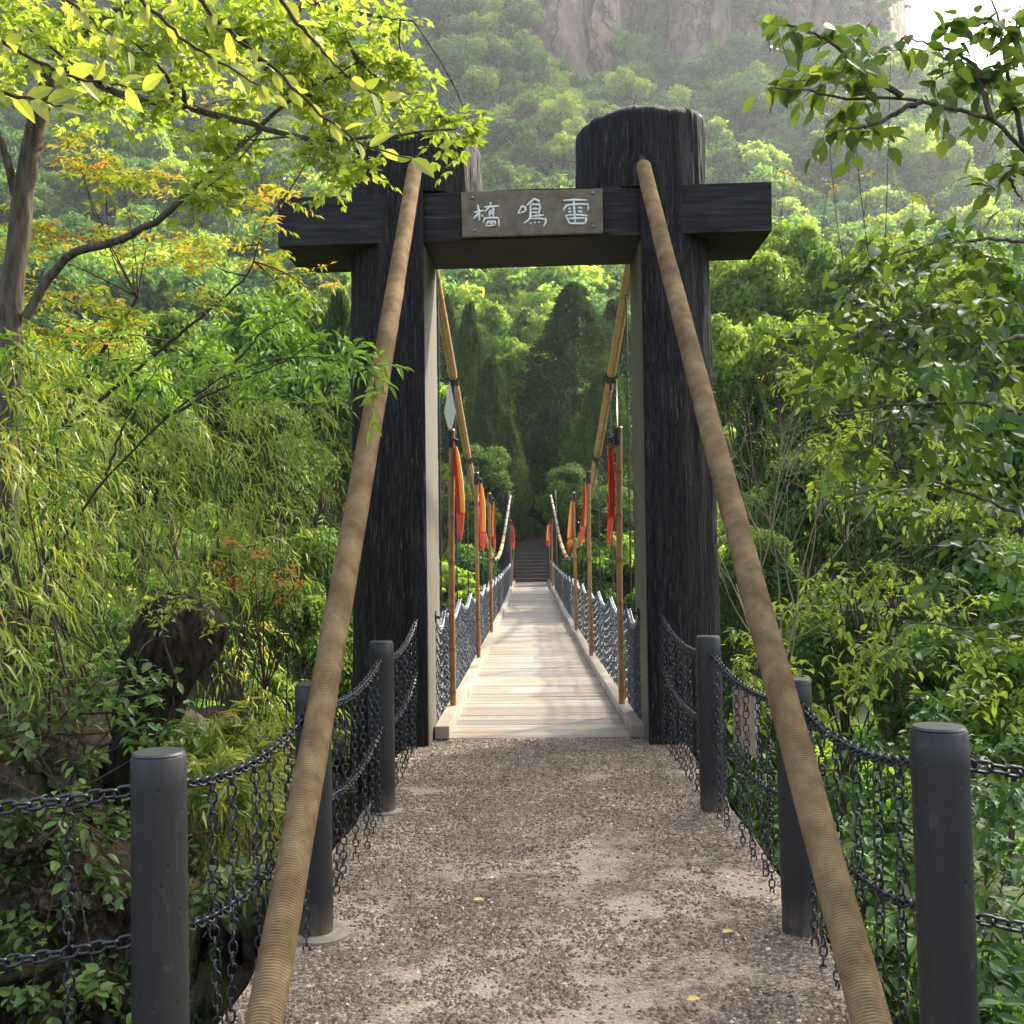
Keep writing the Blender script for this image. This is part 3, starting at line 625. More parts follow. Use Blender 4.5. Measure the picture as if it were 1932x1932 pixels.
# bamboo poles with pennants
def pole(y, s, label, spear=None, blade_rot=0):
    x = float(cx(y))+s*.79; z0 = float(dz(y))+.03; t = thing('bamboo_pole', label, 'pole', (x, y, z0), 'bamboo flag poles along the bridge')
    z = np.linspace(0, 2.68, 120); node = np.minimum(np.abs((z % .41)-.2), 1) < .012
    mb = MB(); mb.tube(np.stack([.012*np.sin(z*1.3+y)*z/2, 0*z, z], -1), np.where(node, .033, .0295-.002*z/2.7), 14, True, np.repeat(np.where(node, .3, .95), 14).tolist()+[.9, .9]); mb.build('culm', M['culm'], t, smooth=True)
    if spear:
        mb = MB(); V = [(0, 0, 2.64), (-.022, 0, 2.70), (-.056, 0, 2.84), (0, 0, 3.14), (.056, 0, 2.84), (.022, 0, 2.70), (0, -.009, 2.84), (0, .009, 2.84)]
        mb.add(V, None, [(0, 1, 6), (1, 2, 6), (2, 3, 6), (3, 4, 6), (4, 5, 6), (5, 0, 6), (1, 0, 7), (2, 1, 7), (3, 2, 7), (4, 3, 7), (5, 4, 7), (0, 5, 7)])
        o = mb.build('spear_blade', M['white'], t); o.rotation_euler = (0, 0, blade_rot)
    mb = MB(); mb.tube([(0, 0, 2.50), (0, 0, 2.66)], .036, 10); mb.tube([(0, 0, 2.60), (-s*.09, 0, 2.56)], .009, 6); mb.build('binding', M['clamp'], t)
    return x, z0
def pennant(x, y, z0, s, label, cols, wd=.08, ln=.92):
    c = np.array([x-s*.062, y-.02, z0+2.52]); t = thing('pennant', label, 'pennant', c, 'folded pennants hanging from bamboo poles')
    n = 26; zz = np.linspace(0, -ln, n); env = np.interp(np.linspace(0, 1, n), [0, .08, .3, .7, .86, 1], [.25, .62, .95, 1.05, .9, .55])
    m_ = 25; u = np.linspace(-1, 1, m_); U_, Z_ = np.meshgrid(u, zz); E = env[:, None]
    xs = U_*wd/2*E+.012*np.sin(Z_*5+y)+(-s*.03*(-Z_/ln)); ys = .016*np.sin(U_*9+y+Z_*1.5)*E+.02*(1-U_**2)*np.sin(y*3)
    G = np.stack([xs, ys, Z_], -1); k = int(n*.70)
    h = m_//2+int(s*2)
    A1, A2 = (G[:k+1, :h+1], G[:k+1, h:])
    for g_, nm, mt in ((A1, 'cloth', cols[0]), (A2, 'cloth', cols[1])):
        mb = MB(); mb.grid(g_); mb.grid(g_[:, ::-1]+np.array([0, .003, 0])); mb.build(nm, M[mt], t, smooth=True)
    mb = MB(); f = G[k:]
    for q in range(0, m_-2, 3): mb.grid(f[:, q:q+3]*np.array([1, 1, 1])+np.array([0, .004*math.sin(q*2.1), -.03*math.sin(q*1.7)])*np.linspace(0, 1, len(f))[:, None, None])
    mb.build('fringe', M['red'], t, smooth=True)
    mb = MB(); mb.tube([(0, 0, -.015), (0, 0, .05), (s*.03, 0, .07)], [.018, .02, .008], 8); mb.build('knot', M['clamp'], t)
FL = [(10.4, -1, ('red', 'yellow'), 'nearest left bamboo pole, tipped with a white spear blade', 'red and yellow pennant on the nearest left bamboo pole'),
      (15.5, -1, ('orange', 'yellow'), 'second left bamboo pole beside the bridge deck', 'orange and yellow pennant on the second left bamboo pole'),
      (20.6, -1, ('yellow', 'red'), 'third left bamboo pole beside the bridge deck', 'small yellow and red pennant on the third left bamboo pole'),
      (43, -1, ('red', 'red'), 'small far bamboo pole left of the staircase foot', 'dark red far pennant left of the staircase'),
      (10.4, 1, ('red', 'red'), 'nearest right bamboo pole, with edge-on white spear blade', 'all red narrow pennant on the nearest right bamboo pole'),
      (15.6, 1, ('red', 'yellow'), 'second right bamboo pole beside the bridge deck', 'red and yellow pennant on the second right bamboo pole'),
      (20.8, 1, ('yellow', 'orange'), 'third right bamboo pole with a thin wire above it', 'yellow and orange pennant on the third right bamboo pole'),
      (43, 1, ('orange', 'red'), 'small far bamboo pole right of the staircase foot', 'orange far pennant right of the staircase'),
      (47.5, 1, ('yellow', 'yellow'), 'farthest bamboo pole at the right staircase corner', 'plain yellow pennant farthest along the right side')]
for y, s, cols, l1, l2 in FL:
    x, z0 = pole(y, s, l1, y == 10.4, 0 if s < 0 else 1.35); pennant(x, y, z0, s, l2, cols, .074+.012*math.sin(y*7+s) if y < 30 else .12, .92+.05*math.sin(y*3+s*2))

# far end: frame posts and staircase
fg = thing('far_gate', 'dark far gate posts holding the cables at the end of the bridge', 'gate', (-.45, 50, 0))
for s in (-1, 1):
    mb = MB(); x = -.45+s*1.05; z = np.linspace(-1.2, 3.95, 12); mb.tube(np.stack([x+0*z, 49.9+0*z, z], -1), .13, 16); local(mb, (-.45, 50, 0)).build('log_post', M['char'], fg, smooth=True)
st = thing('staircase', 'dark wooden staircase climbing from the far end of the bridge', 'staircase', (-.45, 50, -.17))
mb = MB(); rs = MB()
for i in range(17):
    z = -.17+.156*(i+1); y = 50.1+i*.53; mb.box((-1.27, y-.03, z-.04), (.36, y+.55, z), rng.uniform(.2, .8)); rs.box((-1.25, y, z-.156), (.34, y+.03, z-.042))
local(mb, (-.45, 50, -.17)).build('treads', M['stair'], st); local(rs, (-.45, 50, -.17)).build('risers', M['stair'], st)
for s in (-1, 1):
    mb = MB(); x = -.455+s*.86; V = []
    for xx in (x-.03, x+.03): V += [(xx, 50, -.5), (xx, 59.2, 2.1), (xx, 59.2, 2.75), (xx, 50, .1)]
    mb.add(V, [(0, 1, 2, 3), (4, 7, 6, 5), (0, 4, 5, 1), (1, 5, 6, 2), (2, 6, 7, 3), (3, 7, 4, 0)]); local(mb, (-.45, 50, -.17)).build('stringer', M['stair'], st)
mb = MB(); mb.box((-1.27, 59.1, 2.3), (.36, 62.5, 2.47)); local(mb, (-.45, 50, -.17)).build('landing', M['stair'], st)
# ------------------------------------------------------------------ vegetation tools
def unit(v): return v/(np.linalg.norm(v, axis=-1, keepdims=True)+1e-9)
TPL = {
 'rhomb': (np.array([(0, 0, 0), (.45, .5, .08), (1, 0, -.06), (.45, -.5, .08)]), [(0, 3, 2, 1)], []),
 'blade': (np.array([(0, 0, 0), (.3, .5, .02), (1, 0, -.30), (.3, -.5, .02)]), [(0, 3, 2, 1)], []),
 'oval': (np.array([(0, 0, 0), (.14, .30, .05), (.38, .5, .06), (.66, .40, .01), (.86, .18, -.07), (1, 0, -.15), (.86, -.18, -.07), (.66, -.40, .01), (.38, -.5, .06), (.14, -.30, .05), (.14, 0, 0), (.38, 0, -.01), (.66, 0, -.05), (.86, 0, -.10)]),
          [(1, 10, 11, 2), (2, 11, 12, 3), (3, 12, 13, 4), (10, 9, 8, 11), (11, 8, 7, 12), (12, 7, 6, 13)], [(0, 10, 1), (0, 9, 10), (4, 13, 5), (13, 6, 5)]),
 'leaf': (np.array([(0, 0, 0), (.25, .42, .07), (.65, .36, .02), (1, 0, -.16), (.65, -.36, .02), (.25, -.42, .07), (.25, 0, 0), (.65, 0, -.06)]),
          [(1, 6, 7, 2), (6, 5, 4, 7)], [(0, 6, 1), (0, 5, 6), (2, 7, 3), (7, 4, 3)]),
}
def leaves(mb, P, A, N, L, ratio, tpl, tint):
    TV, TQ, TT = TPL[tpl]; n = len(P); A = unit(A); B = unit(np.cross(N, A)); C = np.cross(A, B)
    L = np.broadcast_to(L, (n,)); Wd = L*np.broadcast_to(ratio, (n,))
    V = P[:, None]+TV[None, :, 0:1]*(L[:, None, None]*A[:, None])+TV[None, :, 1:2]*(Wd[:, None, None]*B[:, None])+TV[None, :, 2:3]*(L[:, None, None]*C[:, None])
    k = len(TV); o = np.arange(n)[:, None, None]*k
    Q = (np.array(TQ)[None]+o).reshape(-1, 4) if TQ else None; T = (np.array(TT)[None]+o).reshape(-1, 3) if TT else None
    mb.add(V.reshape(-1, 3), Q, T, np.repeat(np.clip(tint, 0, 1), k))

def curve(p0, p1, bend=.1, n=8, droop=0):
    p0, p1 = np.asarray(p0, float), np.asarray(p1, float); L = np.linalg.norm(p1-p0); t = np.linspace(0, 1, n)[:, None]
    o = rng.normal(0, bend*L, 3); return p0+(p1-p0)*t+o*np.sin(np.pi*t)+np.array([0, 0, -droop*L])*(t**2)
def poly(pts, n=30, jit=.0):
    pts = np.asarray(pts, float); s = np.concatenate([[0], np.cumsum(np.linalg.norm(np.diff(pts, axis=0), axis=1))]); u = np.linspace(0, s[-1], n)
    P = np.stack([np.interp(u, s, pts[:, i]) for i in range(3)], -1)
    for _ in range(2): P[1:-1] = (P[:-2]+2*P[1:-1]+P[2:])/4
    return P+rng.normal(0, jit, P.shape)

class Plant:
    def __init__(s): s.lf = [[], [], [], [], []]; s.tw = MB()
    def put(s, P, A, N, L, t):
        n = len(P)
        for l, v in zip(s.lf, (P, A, N, np.broadcast_to(L, (n,)), np.broadcast_to(t, (n,)))): l.append(np.array(v, float))
    def twig(s, pts, r0, r1, k=5): s.tw.tube(pts, np.linspace(r0, r1, len(pts)), k, False)
    def spray(s, p0, d, L, ll, gap, t=.5, droop=.25, ang=55, twig=.002, palm=0, nrm=None, tj=.18, lj=.25, tilt=.35):
        d = unit(np.asarray(d, float)); n = max(2, int(L/gap)); u = (np.arange(n)+.5)/n
        P = np.asarray(p0)+d*(u*L)[:, None]; P[:, 2] -= droop*L*u**2; P += rng.normal(0, .02*L, P.shape)*u[:, None]
        tg = unit(np.gradient(P, axis=0)) if n > 1 else d[None]
        up = np.array([0, 0, 1.]) if nrm is None else unit(nrm); up = np.broadcast_to(up, (n, 3))+rng.normal(0, tilt, (n, 3)); side = unit(np.cross(tg, up))
        sg = np.where(np.arange(n) % 2 == 0, 1, -1)[:, None]; a = np.radians(ang+rng.normal(0, 14, n))[:, None]; a = np.where(u[:, None] > .93, a*.15, a)
        A = tg*np.cos(a)+side*sg*np.sin(a)+np.array([0, 0, -.25]); l = ll*(1+rng.uniform(-lj, lj, n))
        tt = t+rng.normal(0, tj, n)+.18*(u-.5)
        if palm:
            for q in np.linspace(-1, 1, palm):
                sd = unit(np.cross(unit(A), up)); A2 = A*math.cos(q*.9)+sd*math.sin(q*.9); s.put(P+A*.25*l[:, None], A2, up, l*(1-.25*abs(q)), tt)
        else: s.put(P, A, up, l, tt)
        if twig: s.tw.tube(np.vstack([[p0], P]), np.linspace(twig, twig*.4, n+1), 3, False)
    def blob(s, c, r, n, L, ll, gap, t=.5, src=None, up=.2, **kw):
        c = np.asarray(c, float); r = np.broadcast_to(np.asarray(r, float), (3,))
        for _ in range(n):
            o = rng.normal(0, .45, 3); p = c+o*r; d = unit(o+rng.normal(0, .6, 3)+np.array([0, 0, up]))
            s.spray(p-d*L*.5, d, L*rng.uniform(.7, 1.2), ll, gap, t=t+rng.normal(0, .1), **kw)
        if src is not None:
            s.twig(curve(src, c, .06), .012*np.linalg.norm(r)/.3, .003)
    def build(s, root, lm, ratio, tpl, tm=None, loc=None, lname='foliage', tname='twigs'):
        P, A, N, L, t = [np.concatenate(x) for x in s.lf]; mb = MB(); leaves(mb, P, A, N, L, ratio*(1+rng.uniform(-.15, .15, len(P))), tpl, t)
        o1 = local(mb, loc).build(lname, M[lm], root)
        if s.tw.n: local(s.tw, loc).build(tname, M[tm or 'twig'], root, smooth=True)
        return o1

# unit trees: radius 1 crown centred at z 1.5
def crown(seed, nl, nleaf, ll, ratio=.6, semi=(1, 1, .92), tpl='rhomb', gap=.12):
    g = np.random.default_rng(seed); d = unit(g.normal(size=(nl, 3))); d[:, 2] = np.abs(d[:, 2])*1.0-.35*(g.random(nl)); rad = g.uniform(.42, .80, nl)
    c = d*rad[:, None]*np.array(semi); rl = g.uniform(.20, .38, nl); lt = g.uniform(.25, .75, nl)
    k = g.integers(0, nl, nleaf); dd = unit(g.normal(size=(nleaf, 3))+unit(c[k])*.55+np.array([0, 0, .25]))
    P = c[k]+dd*(rl[k]*(g.uniform(.55, 1.12, nleaf)))[:, None]*np.array([1, 1, .8])
    q = vnoise(P*5+seed); keep = q > .30; P, dd, k = P[keep], dd[keep], k[keep]; n = len(P)
    N_ = unit(dd+g.normal(0, .5, (n, 3))+np.array([0, 0, .35])); A = unit(np.cross(N_, g.normal(size=(n, 3)))+np.array([0, 0, -.2]))
    t = lt[k]+g.normal(0, .13, n)+.15*dd[:, 2]
    mb = MB(); zc = .55+semi[2]; P = P+np.array([0, 0, zc]); leaves(mb, P, A, N_, ll*g.uniform(.7, 1.3, n), ratio, tpl, t); return mb, c+np.array([0, 0, zc])
def trunk_mb(cs, r=.06, seed=0):
    g = np.random.default_rng(seed); mb = MB(); z = np.linspace(-.15, max(1.5, cs[:, 2].max()*.8), 10); P = np.stack([.05*np.sin(z*3+seed), .05*np.cos(z*2.3+seed), z], -1)
    mb.tube(P, np.linspace(r, r*.45, 10), 8, False)
    for c in cs[::2]:
        i = g.integers(3, 8); q = np.linspace(0, 1, 6)[:, None]; Q = P[i]+(c-P[i])*q+g.normal(0, .04, 3)*np.sin(np.pi*q); mb.tube(Q, np.linspace(r*.4, r*.08, 6), 5, False)
    return mb
def proto_tree(kind, seed, nl, nleaf, ll, mat, label, cat='tree', name='broadleaf_tree', group=None, **kw):
    t = thing(name, label, cat, (0, 0, 0), group); mb, cs = crown(seed, nl, nleaf, ll, **kw); cs = np.minimum(cs, [9, 9, 3])
    mb.build('crown', M[mat], t); trunk_mb(cs, seed=seed).build('trunk', M['bark'], t, smooth=True); return t
def proto_conifer(seed, nleaf, ll, mat, label, group=None, w_=.27, name='conifer_tree', round_=.75):
    """height 1"""
    g = np.random.default_rng(seed); t = thing(name, label, 'tree', (0, 0, 0), group)
    h = g.random(nleaf)**1.25; th = g.uniform(0, 2*np.pi, nleaf)
    base = w_*(1-h)**round_*np.clip(h*9+.35, 0, 1); lump = 1+.9*(fbm(np.stack([np.cos(th)*2.4, np.sin(th)*2.4, h*9+seed], -1), 3, seed))
    rr2 = base*lump*(1-.45*g.random(nleaf)**2); P = np.stack([np.cos(th)*rr2, np.sin(th)*rr2, .06+h*.94], -1)
    q = vnoise(np.stack([P[:, 0]*16, P[:, 1]*16, P[:, 2]*16+seed], -1)); keep = q > .28; P, th = P[keep], th[keep]; n = len(P)
    o = np.stack([np.cos(th), np.sin(th), 0*th+.35], -1); A = unit(o+g.normal(0, .5, (n, 3))); N_ = unit(np.array([0, 0, 1.])+g.normal(0, .7, (n, 3)))
    mb = MB(); leaves(mb, P, A, N_, ll*g.uniform(.7, 1.4, n), .42, 'rhomb', .4+.5*(q[keep]-.5)+g.normal(0, .15, n)); mb.build('crown', M[mat], t)
    mb = MB(); mb.tube([(0, 0, -.08), (0, 0, .5), (0, 0, .95)], [.022, .014, .003], 7, False); mb.build('trunk', M['bark'], t, smooth=True); return t

# ------------------------------------------------------------------ centre: conifers and bushes beyond the stairs
protoC = {}
def add_tree(kind, px, ptop, d, wpx=None, label=None, g=None):
    """a tree whose top stands on the sight line of (px,ptop) at distance d"""
    p = U(px, ptop, d); g0 = Hs(p[0], d)-.2; hgt = p[2]-g0; src = PROTO[kind]
    if kind.startswith('con'):
        ws = 1 if wpx is None else (wpx*d/2084/2)/(.27*hgt); scl = (hgt*ws, hgt*ws, hgt)
    else:
        ws = wpx*d/2084/2*1.15; zs = min(hgt/3.45, ws*1.25); scl = (ws, ws, zs); lift = hgt-3.45*zs
    o = src if kind not in USED else dup(src, (0, 0, 0)); USED.add(kind)
    o.location = (p[0], d, g0+(0 if kind.startswith('con') else max(lift, 0))); o.scale = scl; o.rotation_euler = (0, 0, random.uniform(0, 6.28))
    if label: o['label'] = label
    if g: o['group'] = g
    return o
USED = set(); PROTO = {}
PROTO['conA'] = proto_conifer(1, 30000, .022, 'conifer', 'pointed dark conifer', w_=.30, round_=.8, name='conifer_tree')
PROTO['conB'] = proto_conifer(2, 36000, .021, 'conifer', 'dark conifer', w_=.34, round_=.62, name='conifer_tree')
PROTO['midA'] = proto_tree('m', 11, 48, 17000, .095, 'mid', 'tree', semi=(1, 1, 1.45))
PROTO['midB'] = proto_tree('m', 12, 54, 17000, .093, 'mid', 'tree', semi=(1, 1, 1.45))
PROTO['darkA'] = proto_tree('m', 13, 48, 20000, .075, 'dark', 'tree', semi=(1, 1, 1.45), name='evergreen_tree')
PROTO['darkB'] = proto_tree('m', 14, 44, 22000, .065, 'dark', 'tree', semi=(1, 1, 1.45), name='evergreen_tree')
PROTO['hillA'] = proto_tree('h', 21, 22, 3200, .135, 'hillA', 'tree')
PROTO['hillB'] = proto_tree('h', 22, 26, 3200, .135, 'hillA', 'tree')
PROTO['hillC'] = proto_tree('h', 23, 15, 2400, .15, 'hillA', 'tree', semi=(1, 1, 1.25))
PROTO['hillD'] = proto_tree('h', 24, 20, 2800, .13, 'hillD', 'tree', semi=(1, 1, 1.1))
for a_ in [('conA', 885, 565, 66, 125, 'tall pointed conifer just right of the left cable, seen through the gate'), ('conA', 838, 552, 76, 130, 'conifer showing behind the upper left cable'),
           ('conA', 925, 665, 60, 130, 'shorter pointed conifer left of the staircase axis'), ('conB', 1082, 538, 66, 215, 'widest and tallest dark conifer seen through the gate'),
           ('conA', 1160, 555, 72, 170, 'conifer behind the upper right cable'), ('conB', 1140, 700, 58, 150, 'dark conifer right of the staircase'),
           ('conB', 1035, 760, 62, 130, 'dark low conifer right above the staircase'), ('conA', 955, 770, 57, 110, 'small conifer left above the staircase')]:
    add_tree(*a_[:5], label=a_[5], g='conifers beyond the bridge')
for a_ in [('midA', 985, 596, 70, 150, 'bright lime tree between the two dark conifer groups'), ('midB', 1010, 560, 84, 130, 'pale green tree behind the conifers, below the beam'), ('midB', 920, 540, 90, 120, 'pale green tree high behind the left conifers'),
           ('darkA', 905, 800, 53, 120, 'rounded olive bush tree left of the staircase top'), ('darkB', 1075, 850, 53, 110, 'dark rounded tree at right of the staircase top'), ('darkA', 985, 880, 66, 140, 'dark tree closing the view above the stairs'),
           ('darkB', 850, 860, 50, 120, 'dark tree between left gate log and left cable'), ('darkA', 1155, 880, 49, 120, 'dark tree between right cable and right gate log')]:
    add_tree(*a_[:5], label=a_[5], g='trees beyond the bridge')

# mid ground left and right
ML = [('darkA', 600, 610, 22, 240), ('conB', 640, 560, 30, 200), ('darkB', 520, 700, 17, 220), ('midA', 330, 520, 34, 240), ('midB', 470, 500, 38, 220), ('midA', 570, 470, 46, 200), ('midB', 180, 540, 30, 240), ('midA', 60, 560, 27, 220),
      ('darkA', 420, 600, 24, 200), ('midB', 260, 640, 20, 240), ('darkB', 100, 700, 18, 260), ('darkA', 600, 930, 14, 200), ('midA', 560, 1050, 12.5, 150), ('darkB', 450, 950, 13, 200), ('midB', 640, 1150, 15, 150), ('midA', 520, 1220, 11, 150)]
MR = [('midA', 1410, 420, 44, 190), ('midB', 1490, 370, 50, 200), ('midA', 1590, 400, 42, 210), ('midB', 1690, 390, 46, 220), ('midA', 1800, 420, 40, 240), ('midB', 1900, 440, 36, 240), ('midB', 1390, 560, 34, 170), ('midA', 1490, 540, 32, 190),
      ('darkA', 1600, 600, 24, 240), ('darkB', 1760, 620, 21, 260), ('darkA', 1900, 640, 19, 260), ('conB', 1420, 720, 26, 180), ('darkB', 1530, 780, 19, 230), ('darkA', 1680, 840, 16, 240), ('darkB', 1830, 860, 15, 260), ('darkA', 1420, 940, 16, 170), ('darkB', 1590, 1050, 13, 220), ('darkA', 1760, 1100, 12, 230), ('midA', 1440, 1240, 12, 150), ('midB', 1900, 1150, 11, 200)]
wl = ['thickly leaved', 'loose crowned', 'rounded', 'uneven', 'tall', 'bushy']
for i, a_ in enumerate(ML+MR):
    side = 'left' if a_[1] < 966 else 'right'; kd = {'mid': 'light green broadleaf tree', 'dar': 'dark evergreen tree', 'con': 'dark conifer'}[a_[0][:3]]
    dp = 'far down the slope' if a_[3] > 30 else 'in the gully' if a_[3] > 16 else 'close below the bridge'
    n_ = sum(1 for q in (ML if side == 'left' else MR) if q[0][:3] == a_[0][:3] and q[1] < a_[1])
    ordn = ['first', 'second', 'third', 'fourth', 'fifth', 'sixth', 'seventh', 'eighth', 'ninth', 'tenth', 'eleventh', 'twelfth'][n_]
    add_tree(*a_, label=f'{kd} {dp}, {ordn} of these from the left, {side} half', g='trees of the gully')

# hillside: individual trees, then the far wood
pts = []; tries = 0
while len(pts) < 210 and tries < 9000:
    tries += 1; r_ = 62+85*rng.random()**1.1; az = R(rng.uniform(-31, 33)); x, y = r_*math.sin(az)-1, r_*math.cos(az)
    if abs(x+.5) < 5 and y < 78: continue
    if all((x-q[0])**2+(y-q[1])**2 > (2.6+r_*.018)**2 for q in pts): pts.append((x, y, r_))
kk = {'hillA': 'broadleaf tree with a broken rounded crown on the wooded slope behind the gate', 'hillB': 'broadleaf tree with many small leaf clumps on the wooded slope behind the gate', 'hillC': 'broadleaf tree with a loose open crown on the wooded slope behind the gate', 'hillD': 'darker green tree with a compact crown on the wooded slope behind the gate'}
for i, (x, y, r_) in enumerate(sorted(pts, key=lambda q: q[2])):
    k_ = ['hillA', 'hillB', 'hillC', 'hillD'][int(rng.integers(0, 4))]; src = PROTO[k_]; o = src if k_ not in USED else dup(src, (0, 0, 0)); USED.add(k_)
    s_ = rng.uniform(1.7, 3.9); o.location = (x, y, Hs(x, y)-.3); o.scale = (s_*rng.uniform(.9, 1.25), s_*rng.uniform(.9, 1.25), s_*rng.uniform(.75, 1.15)); o.rotation_euler = (0, 0, rng.uniform(0, 6.28))
    o['label'] = kk[k_]; o['group'] = 'trees on the slope behind the gate'

# cliffs (terrain)
def cliff(az0, az1, R0, zlo, zhi, nu, nv, seed, bulge=0, ampl=7, edge=True, cw=17):
    u = np.linspace(0, 1, nu); v = np.linspace(0, 1, nv); UU, VV = np.meshgrid(u, v); az = np.radians(az0+(az1-az0)*UU); z = zlo+(zhi-zlo)*VV
    g = np.random.default_rng(seed); arc = az*R0; a0, a1 = arc.min()-30, arc.max()+30; bnd = [a0]
    while bnd[-1] < a1: bnd.append(bnd[-1]+cw*g.uniform(.45, 1.6))
    bnd = np.array(bnd); off = g.uniform(-4, 6, len(bnd)); sh = arc+fbm(np.stack([arc/14, z/28, z*0+seed], -1), 3, seed+2)*9
    k = np.clip(np.searchsorted(bnd, sh)-1, 0, len(bnd)-2); t = (sh-bnd[k])/(bnd[k+1]-bnd[k]); col = np.sqrt(np.clip(1-(2*t-1)**2, 0, 1))
    n2 = fbm(np.stack([arc/9, z/9, z*0+seed], -1), 5, seed+5); lay = np.abs(((z/15+fbm(np.stack([arc/40, z/40, z*0+seed], -1), 3, seed+8)*1.6) % 1)-.5)
    rad = R0-bulge*np.sqrt(np.clip(1-(2*UU-1)**2, 0, 1))-ampl*col+off[k]+2.6*n2+1.8*lay+.13*(z-zlo)
    zt = z+VV**4*fbm(np.stack([arc/18, arc*0, arc*0+seed], -1), 3, seed)*14
    if edge: rad = rad+np.clip(np.abs(2*UU-1)-.93, 0, 1)*260
    return np.stack([np.sin(az)*rad, np.cos(az)*rad, zt], -1)
mb = MB(); mb.grid(cliff(-2.5, 18.7, 398, 112, 262, 460, 170, 3)[:, ::-1]); tag(mb.build('cliff', M['cliff'], smooth=False), kind='structure')
mb = MB(); mb.grid(cliff(-1.6, 4.7, 368, 110, 225, 180, 140, 9, bulge=20, ampl=5, cw=13)[:, ::-1]); tag(mb.build('rock_outcrop', M['cliff'], smooth=False), kind='structure')
mb = MB(); mb.grid(cliff(7.0, 10.2, 380, 125, 230, 110, 110, 15, bulge=9, ampl=3)[:, ::-1]); tag(mb.build('rock_outcrop', M['cliff'], smooth=False), kind='structure')

def far_wood():
    n = 11000; g = np.random.default_rng(5); r_ = np.sqrt(g.uniform(128**2, 455**2, n)); az = np.radians(g.uniform(-32, 34, n)); x, y = r_*np.sin(az), r_*np.cos(az); z = H(x, y)-.6
    azd = np.degrees(az); rockm = ((azd > -1.2) & (azd < 4.6) & (r_ > 352) & (r_ < 400) & (z > 134)) | ((azd > -2) & (azd < 19) & (r_ > 408))
    pxx = 1020+x/y*2084; pyy = 1025-(z+4-1.6)/y*2084
    lim = np.interp(pxx, [940, 985, 1010, 1050, 1095, 1150, 1185, 1200, 1260, 1330, 1400, 1480, 1560, 1640, 1690, 1720], [-99, 20, 60, 125, 165, 165, 80, 120, 110, 170, 205, 180, 235, 215, 190, -99])
    keep = (pyy > lim+25*fbm(np.stack([pxx/60, pyy/60, pxx*0], -1), 3, 77)) | (r_ < 300) | ((pxx > 1200) & (r_ < 345)); x, y, z = x[keep], y[keep], z[keep]
    # shrubs clinging to ledges of the cliffs
    m2 = 700; a2 = np.radians(g.uniform(-2, 19, m2)); z2 = g.uniform(150, 235, m2); q = vnoise(np.stack([np.degrees(a2)*.9, z2/22, z2*0], -1), 2) > .52; a2, z2 = a2[q], z2[q]
    rr2 = 389+.13*(z2-112); x = np.concatenate([x, np.sin(a2)*rr2]); y = np.concatenate([y, np.cos(a2)*rr2]); z = np.concatenate([z, z2])
    sca = np.clip(g.lognormal(math.log(3.7), .38, len(x)), 1.6, 8.5)*(.8+.0006*np.hypot(x, y)); sca[-len(a2):] *= .6; scatter_wood('far_wood', x, y, z, sca, g)
def scatter_wood(nm_, x, y, z, sca, g):
    me = bpy.data.meshes.new(nm_); me.vertices.add(len(x)); me.vertices.foreach_set('co', np.stack([x, y, z], -1).astype(np.float32).ravel())
    sca = np.asarray(sca).astype(np.float32); at = me.attributes.new('sc', 'FLOAT', 'POINT'); at.data.foreach_set('value', sca)
    at = me.attributes.new('rz', 'FLOAT', 'POINT'); at.data.foreach_set('value', g.uniform(0, 6.28, len(x)).astype(np.float32))
    at = me.attributes.new('pick', 'INT', 'POINT'); dk = fbm(np.stack([x/38, y/38, x*0], -1), 3, 66)+g.normal(0, .16, len(x)) > .10; at.data.foreach_set('value', np.where(dk, 3, g.integers(0, 3, len(x))).astype(np.int32))
    me.update(); o = bpy.data.objects.new(nm_, me); COL.objects.link(o); tag(o, kind='stuff')
    ng = bpy.data.node_groups.new('far wood', 'GeometryNodeTree'); ng.interface.new_socket('Geometry', in_out='INPUT', socket_type='NodeSocketGeometry'); ng.interface.new_socket('Geometry', in_out='OUTPUT', socket_type='NodeSocketGeometry')
    N_ = ng.nodes; gi = N_.new('NodeGroupInput'); go = N_.new('NodeGroupOutput'); j = N_.new('GeometryNodeJoinGeometry')
    def attr(nm, ty): a = N_.new('GeometryNodeInputNamedAttribute'); a.data_type = ty; a.inputs[0].default_value = nm; return a
    for k_, nm in enumerate(['hillA', 'hillB', 'hillC', 'hillD']):
        crown_o = [c for c in PROTO[nm].children if c.name.startswith('crown')][0]
        oi = N_.new('GeometryNodeObjectInfo'); oi.inputs[0].default_value = crown_o; oi.transform_space = 'ORIGINAL'; oi.inputs['As Instance'].default_value = True
        ip = N_.new('GeometryNodeInstanceOnPoints'); cmpn = N_.new('FunctionNodeCompare'); cmpn.data_type = 'INT'; cmpn.operation = 'EQUAL'; pk = attr('pick', 'INT')
        ng.links.new(pk.outputs[0], cmpn.inputs[2]); cmpn.inputs[3].default_value = k_
        cmb = N_.new('ShaderNodeCombineXYZ'); ng.links.new(attr('rz', 'FLOAT').outputs[0], cmb.inputs[2])
        tr = N_.new('GeometryNodeTransform'); tr.inputs['Translation'].default_value = (0, 0, -1.0)
        ng.links.new(gi.outputs[0], ip.inputs['Points']); ng.links.new(cmpn.outputs[0], ip.inputs['Selection'])
        ng.links.new(oi.outputs['Geometry'], ip.inputs['Instance']); ng.links.new(cmb.outputs[0], ip.inputs['Rotation']); ng.links.new(attr('sc', 'FLOAT').outputs[0], ip.inputs['Scale'])
        ng.links.new(ip.outputs[0], j.inputs[0])
    ng.links.new(j.outputs[0], go.inputs[0]); md = o.modifiers.new('scatter', 'NODES'); md.node_group = ng
far_wood()
